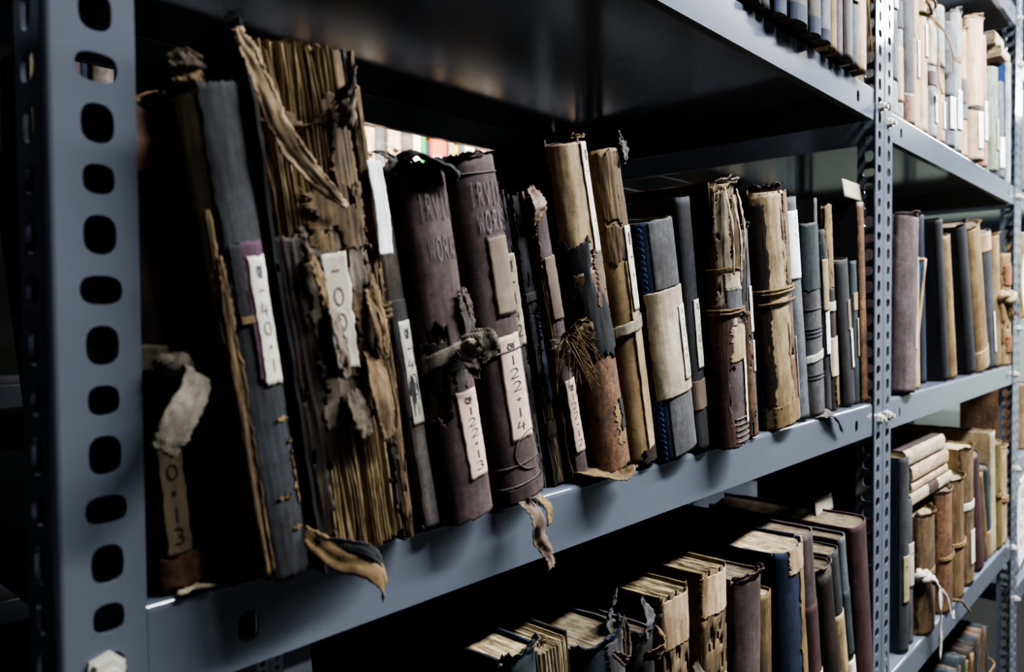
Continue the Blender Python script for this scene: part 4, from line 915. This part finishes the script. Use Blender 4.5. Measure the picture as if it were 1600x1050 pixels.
quick('X13', 'oxblood', 'brown_leather', 'dark red-brown book at the far right end of the lower shelf', G6)
for k, m, sp, lb in (('S1', 'dark_leather', 'cream', 'topmost of the books lying flat, clean cream spine'), ('S2', 'tan', 'pale_tan', 'second of the books lying flat, tan ribbed spine'), ('S3', 'brown_leather', 'pale_tan', 'third of the books lying flat, torn pale spine'), ('S4', 'brown_leather', 'cream', 'lowest of the books lying flat, cream spine with dark red patch')):
    B = quick(k, m, sp, lb, 'books lying flat on the lower shelf row', b=.2, page='pages')
    if k == 'S4': B.patch('oxblood', .0, 1, .40, .62, 'leather_patch', .003, .001)
tag(MB().tube(spline([(1.44, .03, Z2['l']+.0022), (1.47, -.004, Z2['l']+.003), (1.49, -.010, Z2['l']-.012), (1.515, -.012, Z2['l']-.028)], 24), .002, 7).build('twine_end', 'twine'), 'loose twine end hanging over the lower shelf lip of the second rack', 'twine')

G7 = 'paper bundles on the bottom shelf of the second rack'
def bundle(x, y, z, w, h, d, m, m2, label, sd, lean=0):
    root = empty('paper_bundle', (x, y, z), (0, lean, 0)); n = 7
    for i in range(n):
        mb = MB(); x0 = w*i/n; hh = h*(.78+.22*abs(nz(i*1.9, sd)))
        mb.sheet(lambda a, f: (x0+w/n*.5+.006*nz2(a*3, f*4, sd+i), d*a+.012*nz(i*2.2, sd+3)+.004*nz2(f*6, 2, sd+i), hh*f+.006*nz2(a*6, 3, sd+i)*f), 10, 10, w/n*.7)
        mb.build('folded_sheaf', m if i % 2 else m2, root)
    mb = MB(); f = h*.5
    mb.tube(spline([(-.004, d*.6, f), (-.004, .0, f), (w*.5, -.016, f-.004), (w+.006, 0, f), (w+.006, d*.6, f)], 24), .002, 6); mb.build('string_tie', 'twine', root)
    return tag(root, label, 'paper bundle', G7)
zb = Z2['b']+.005
bundle(1.42, .03, zb, .11, .20, .2, 'label_grey', 'grey_fibre', 'pale rounded paper bundle at the left of the bottom shelf', 1)
bundle(1.56, .02, zb, .10, .26, .2, 'teal', 'grey_fibre', 'greenish-grey paper bundle on the bottom shelf', 4)
bundle(1.68, .03, zb, .09, .24, .2, 'tan', 'dark_leather', 'brown paper bundle on the bottom shelf', 8)
bundle(1.79, .03, zb, .09, .26, .2, 'brown_leather', 'teal', 'mottled brown and green bundle at the right of the bottom shelf', 12)

G8 = 'books at the left end of the third rack'
for k, m, sp, lb in (('Y1', 'blue_grey', 'slate', 'grey spine at the far right edge below the topmost white shelf lip'), ('Y2', 'tan', 'tan', 'tan spine at the far right edge behind the hanging white sheet'), ('Y3', 'brown_leather', 'tan', 'brown spine at the far right edge above the red-marked sheet'), ('Y4', 'vellum', 'cream', 'cream spine at the far right edge near the bottom')):
    quick(k, m, sp, lb, G8)
def hung(label, x0, x1, y, z0, z1, marks):
    mb = MB(); mb.sheet(lambda a, b: (x0+(x1-x0)*a, y+.006*sin(b*3+a*2), z0+(z1-z0)*b-(.03*(2*a-1)**2 if b > .95 else 0)), 10, 14, .0006)
    o = tag(mb.build('hanging_sheet', 'label_bright'), label, 'paper sheet')
    if marks:
        tb = MB()
        for r in range(4):
            for c in range(3): pen(tb, lambda a, f, q: Vector((x0+(x1-x0)*a, y+.006*sin(f*3+a*2)-q-.0004, z0+(z1-z0)*f)), 'NS3G'[(r+c) % 4], .15+.25*c, .33+.25*c, .2+.17*r, .3+.17*r, .14, .0006)
        tb.build('red_writing', 'red_ink', o)
hung('white sheet hanging from the third rack at the right edge', 1.985, 2.05, -.016, H0-.012, H0+.145, False)
hung('large white sheet with red writing hanging at the far right edge', 2.02, 2.20, -.006, H0-.585, H0-.36, True)

# ------------------------------------------------------------------ rack across the rear aisle, seen through the gap
RY = 1.25; RLEV = [.06, .44, .82, H0-.1175, H0+.24, 2.0]
R0 = rack(-.05, .86, RLEV, 'rear rack across the back aisle, leftmost, glimpsed through the post hole', RY)
for i, lb in enumerate(('rear rack across the back aisle holding the bright coloured spines', 'rear rack across the back aisle, third from the left', 'rear rack across the back aisle, fourth and farthest from the left')):
    c = copy_tree(R0); c.location.x += .976*(i+1); tag(c, lb)
G9 = 'bright spines on the rear rack seen through the gap'; G10 = 'books on the rear rack mirrored in the shelf underside'
REAR = REARTAB
def plain(x, z, w, h, m, d=.17, group=None, label=None, dress=None, key='r'):
    GEO[key] = (x, RY+.006+.012*rnd.random(), z+.0004, 0, w, h, d)
    B = Book(key); B.b = w*.22; B.pages('pages_pale', top=-.004); B.board(-1, m); B.board(1, m); B.spine(m, rag=.0006, ns=12, nzz=16)
    if dress == 'bands':
        for f in (.30, .38, .62, .70): B.spine('white', .12, .88, f, f+.022, rag=0, off=.0008, name='printed_band', ns=8, nzz=3)
    if dress == 'label': B.patch('label_bright', .2, .8, .2, .5)
    if dress == 'tie': B.tape(.75, 'cream', .008); B.knot(B.S(.5, .72, .007), .008, 'cream', .003); B.tape(.6, 'cream', .008)
    return B.tag(label, group)
for i, (x0, x1, h, m, lb, dr) in enumerate(REAR):
    plain(x0+.001, H0+.24, x1-x0-.002, h, m, group=G9, label=lb, dress=dr, key='r%d' % i)
kinds = [('pale_tan', 'pale tan'), ('white', 'white'), ('slate', 'slate'), ('cream', 'cream'), ('navy', 'navy'), ('mauve', 'mauve'), ('pale_tan', 'pale tan'), ('oxblood', 'dark red'), ('cream', 'cream'), ('taupe', 'grey-brown'), ('vellum', 'vellum'), ('charcoal', 'charcoal')]
x = 1.0; i = 0
while x < 3.6:
    if not any(a-.04 < x < b+.036 for a, b in ((.86, .926), (1.836, 1.902), (2.812, 2.878))):
        w = .03+.03*abs(nz(i*1.7, 4)); m, c = kinds[(i*5+int(3*nz(i, 9))) % 12]
        plain(x, H0-.1175, w, .21+.05*nz(i*2.3, 1), m, group=G10, label='%s book on the lower rear shelf, %s from the left of its row' % (c, ORD[i % len(ORD)]), dress=None, key='q%d' % i)
        x += w+.002; i += 1
    else: x += .02

# ------------------------------------------------------------------ room and lights
def slab(name, x0, x1, y0, y1, z0, z1, m):
    o = MB().box(x0, x1, y0, y1, z0, z1).build(name, m); o['kind'] = 'structure'; return o
X0, X1, Y0, Y1, ZC = -1.7, 6.2, -1.45, 2.6, 2.9
slab('floor', X0, X1, Y0, Y1, -.1, 0, 'concrete'); slab('ceiling', X0, X1, Y0, Y1, ZC, ZC+.1, 'dim_wall')
slab('wall_front', X0, X1, Y0-.1, Y0, 0, ZC, 'mid_wall'); slab('wall_back', X0, X1, Y1, Y1+.1, 0, ZC, 'black_wall')
slab('wall_left', X0-.1, X0, Y0, Y1, 0, ZC, 'dim_wall'); slab('wall_right', X1, X1+.1, Y0, Y1, 0, ZC, 'plaster')
def fixture(x0, x1, y, label):
    root = empty('tube_light', ((x0+x1)/2, y, ZC)); hx = (x1-x0)/2
    MB().box(-hx, hx, -.05, .05, -.05, 0).build('housing', 'enamel', root)
    MB().tube([(-hx+.03, 0, -.075), (hx-.03, 0, -.075)], .014, 10).build('tube', 'lamp_tube', root)
    tag(root, label, 'light')
def area(name, loc, tgt, sx, sy, e, col, spread=180):
    d = bpy.data.lights.new(name, 'AREA'); d.shape = 'RECTANGLE'; d.size = sx; d.size_y = sy; d.energy = e; d.color = col; d.spread = radians(spread)
    o = bpy.data.objects.new(name, d); COL.objects.link(o); o.location = loc
    o.rotation_euler = (Vector(tgt)-Vector(loc)).to_track_quat('-Z', 'Y').to_euler(); return o
fixture(.6, 3.3, -.68, 'ceiling tube light over the front aisle'); fixture(.6, 2.4, .86, 'ceiling tube light over the rear aisle')
area('front_aisle_lamp', (1.95, -.68, ZC-.46), (1.95, -.3, 1.3), 2.8, .12, LIGHT_A, (.95, .98, 1), 170)
area('added_far_lamp', (4.7, -.62, ZC-.42), (4.7, -.40, 0), 1.4, .12, LIGHT_C, (.95, .98, 1), 170); fixture(4.0, 5.4, -.62, 'added ceiling tube light, out of view farther along the front aisle')  # unseen lamp and fixture added to light the aisle end and lip reflections
area('rear_aisle_lamp', (1.75, .76, ZC-.75), (1.75, 1.25, 1.62), 2.0, .10, LIGHT_B, (1, .95, .88), 58)
w = bpy.data.worlds.new('World'); scene.world = w; w.use_nodes = True
w.node_tree.nodes['Background'].inputs[0].default_value = (.35, .5, .65, 1); w.node_tree.nodes['Background'].inputs[1].default_value = .09

# ------------------------------------------------------------------ camera
F = 1200.; yaw = math.atan(1098/F); pit = -math.atan(34/F); roll = radians(.46)
fw = Vector((cos(yaw)*cos(pit), sin(yaw)*cos(pit), sin(pit))); r0 = Vector((sin(yaw), -cos(yaw), 0)); u0 = r0.cross(fw)
rt = r0*cos(roll)-u0*sin(roll); up = u0*cos(roll)+r0*sin(roll)
cam = bpy.data.cameras.new('camera'); co = bpy.data.objects.new('camera', cam); COL.objects.link(co)
co.matrix_world = Matrix(((rt.x, up.x, -fw.x, 0), (rt.y, up.y, -fw.y, -.32), (rt.z, up.z, -fw.z, H0), (0, 0, 0, 1)))
cam.sensor_width = 36; cam.lens = F/1600*36; cam.clip_start = .01
cam.dof.use_dof = True; cam.dof.focus_distance = .60; cam.dof.aperture_fstop = 9
scene.camera = co
vs = scene.view_settings; vs.view_transform = 'AgX'; vs.look = 'AgX - Medium High Contrast'; vs.exposure = EXPO
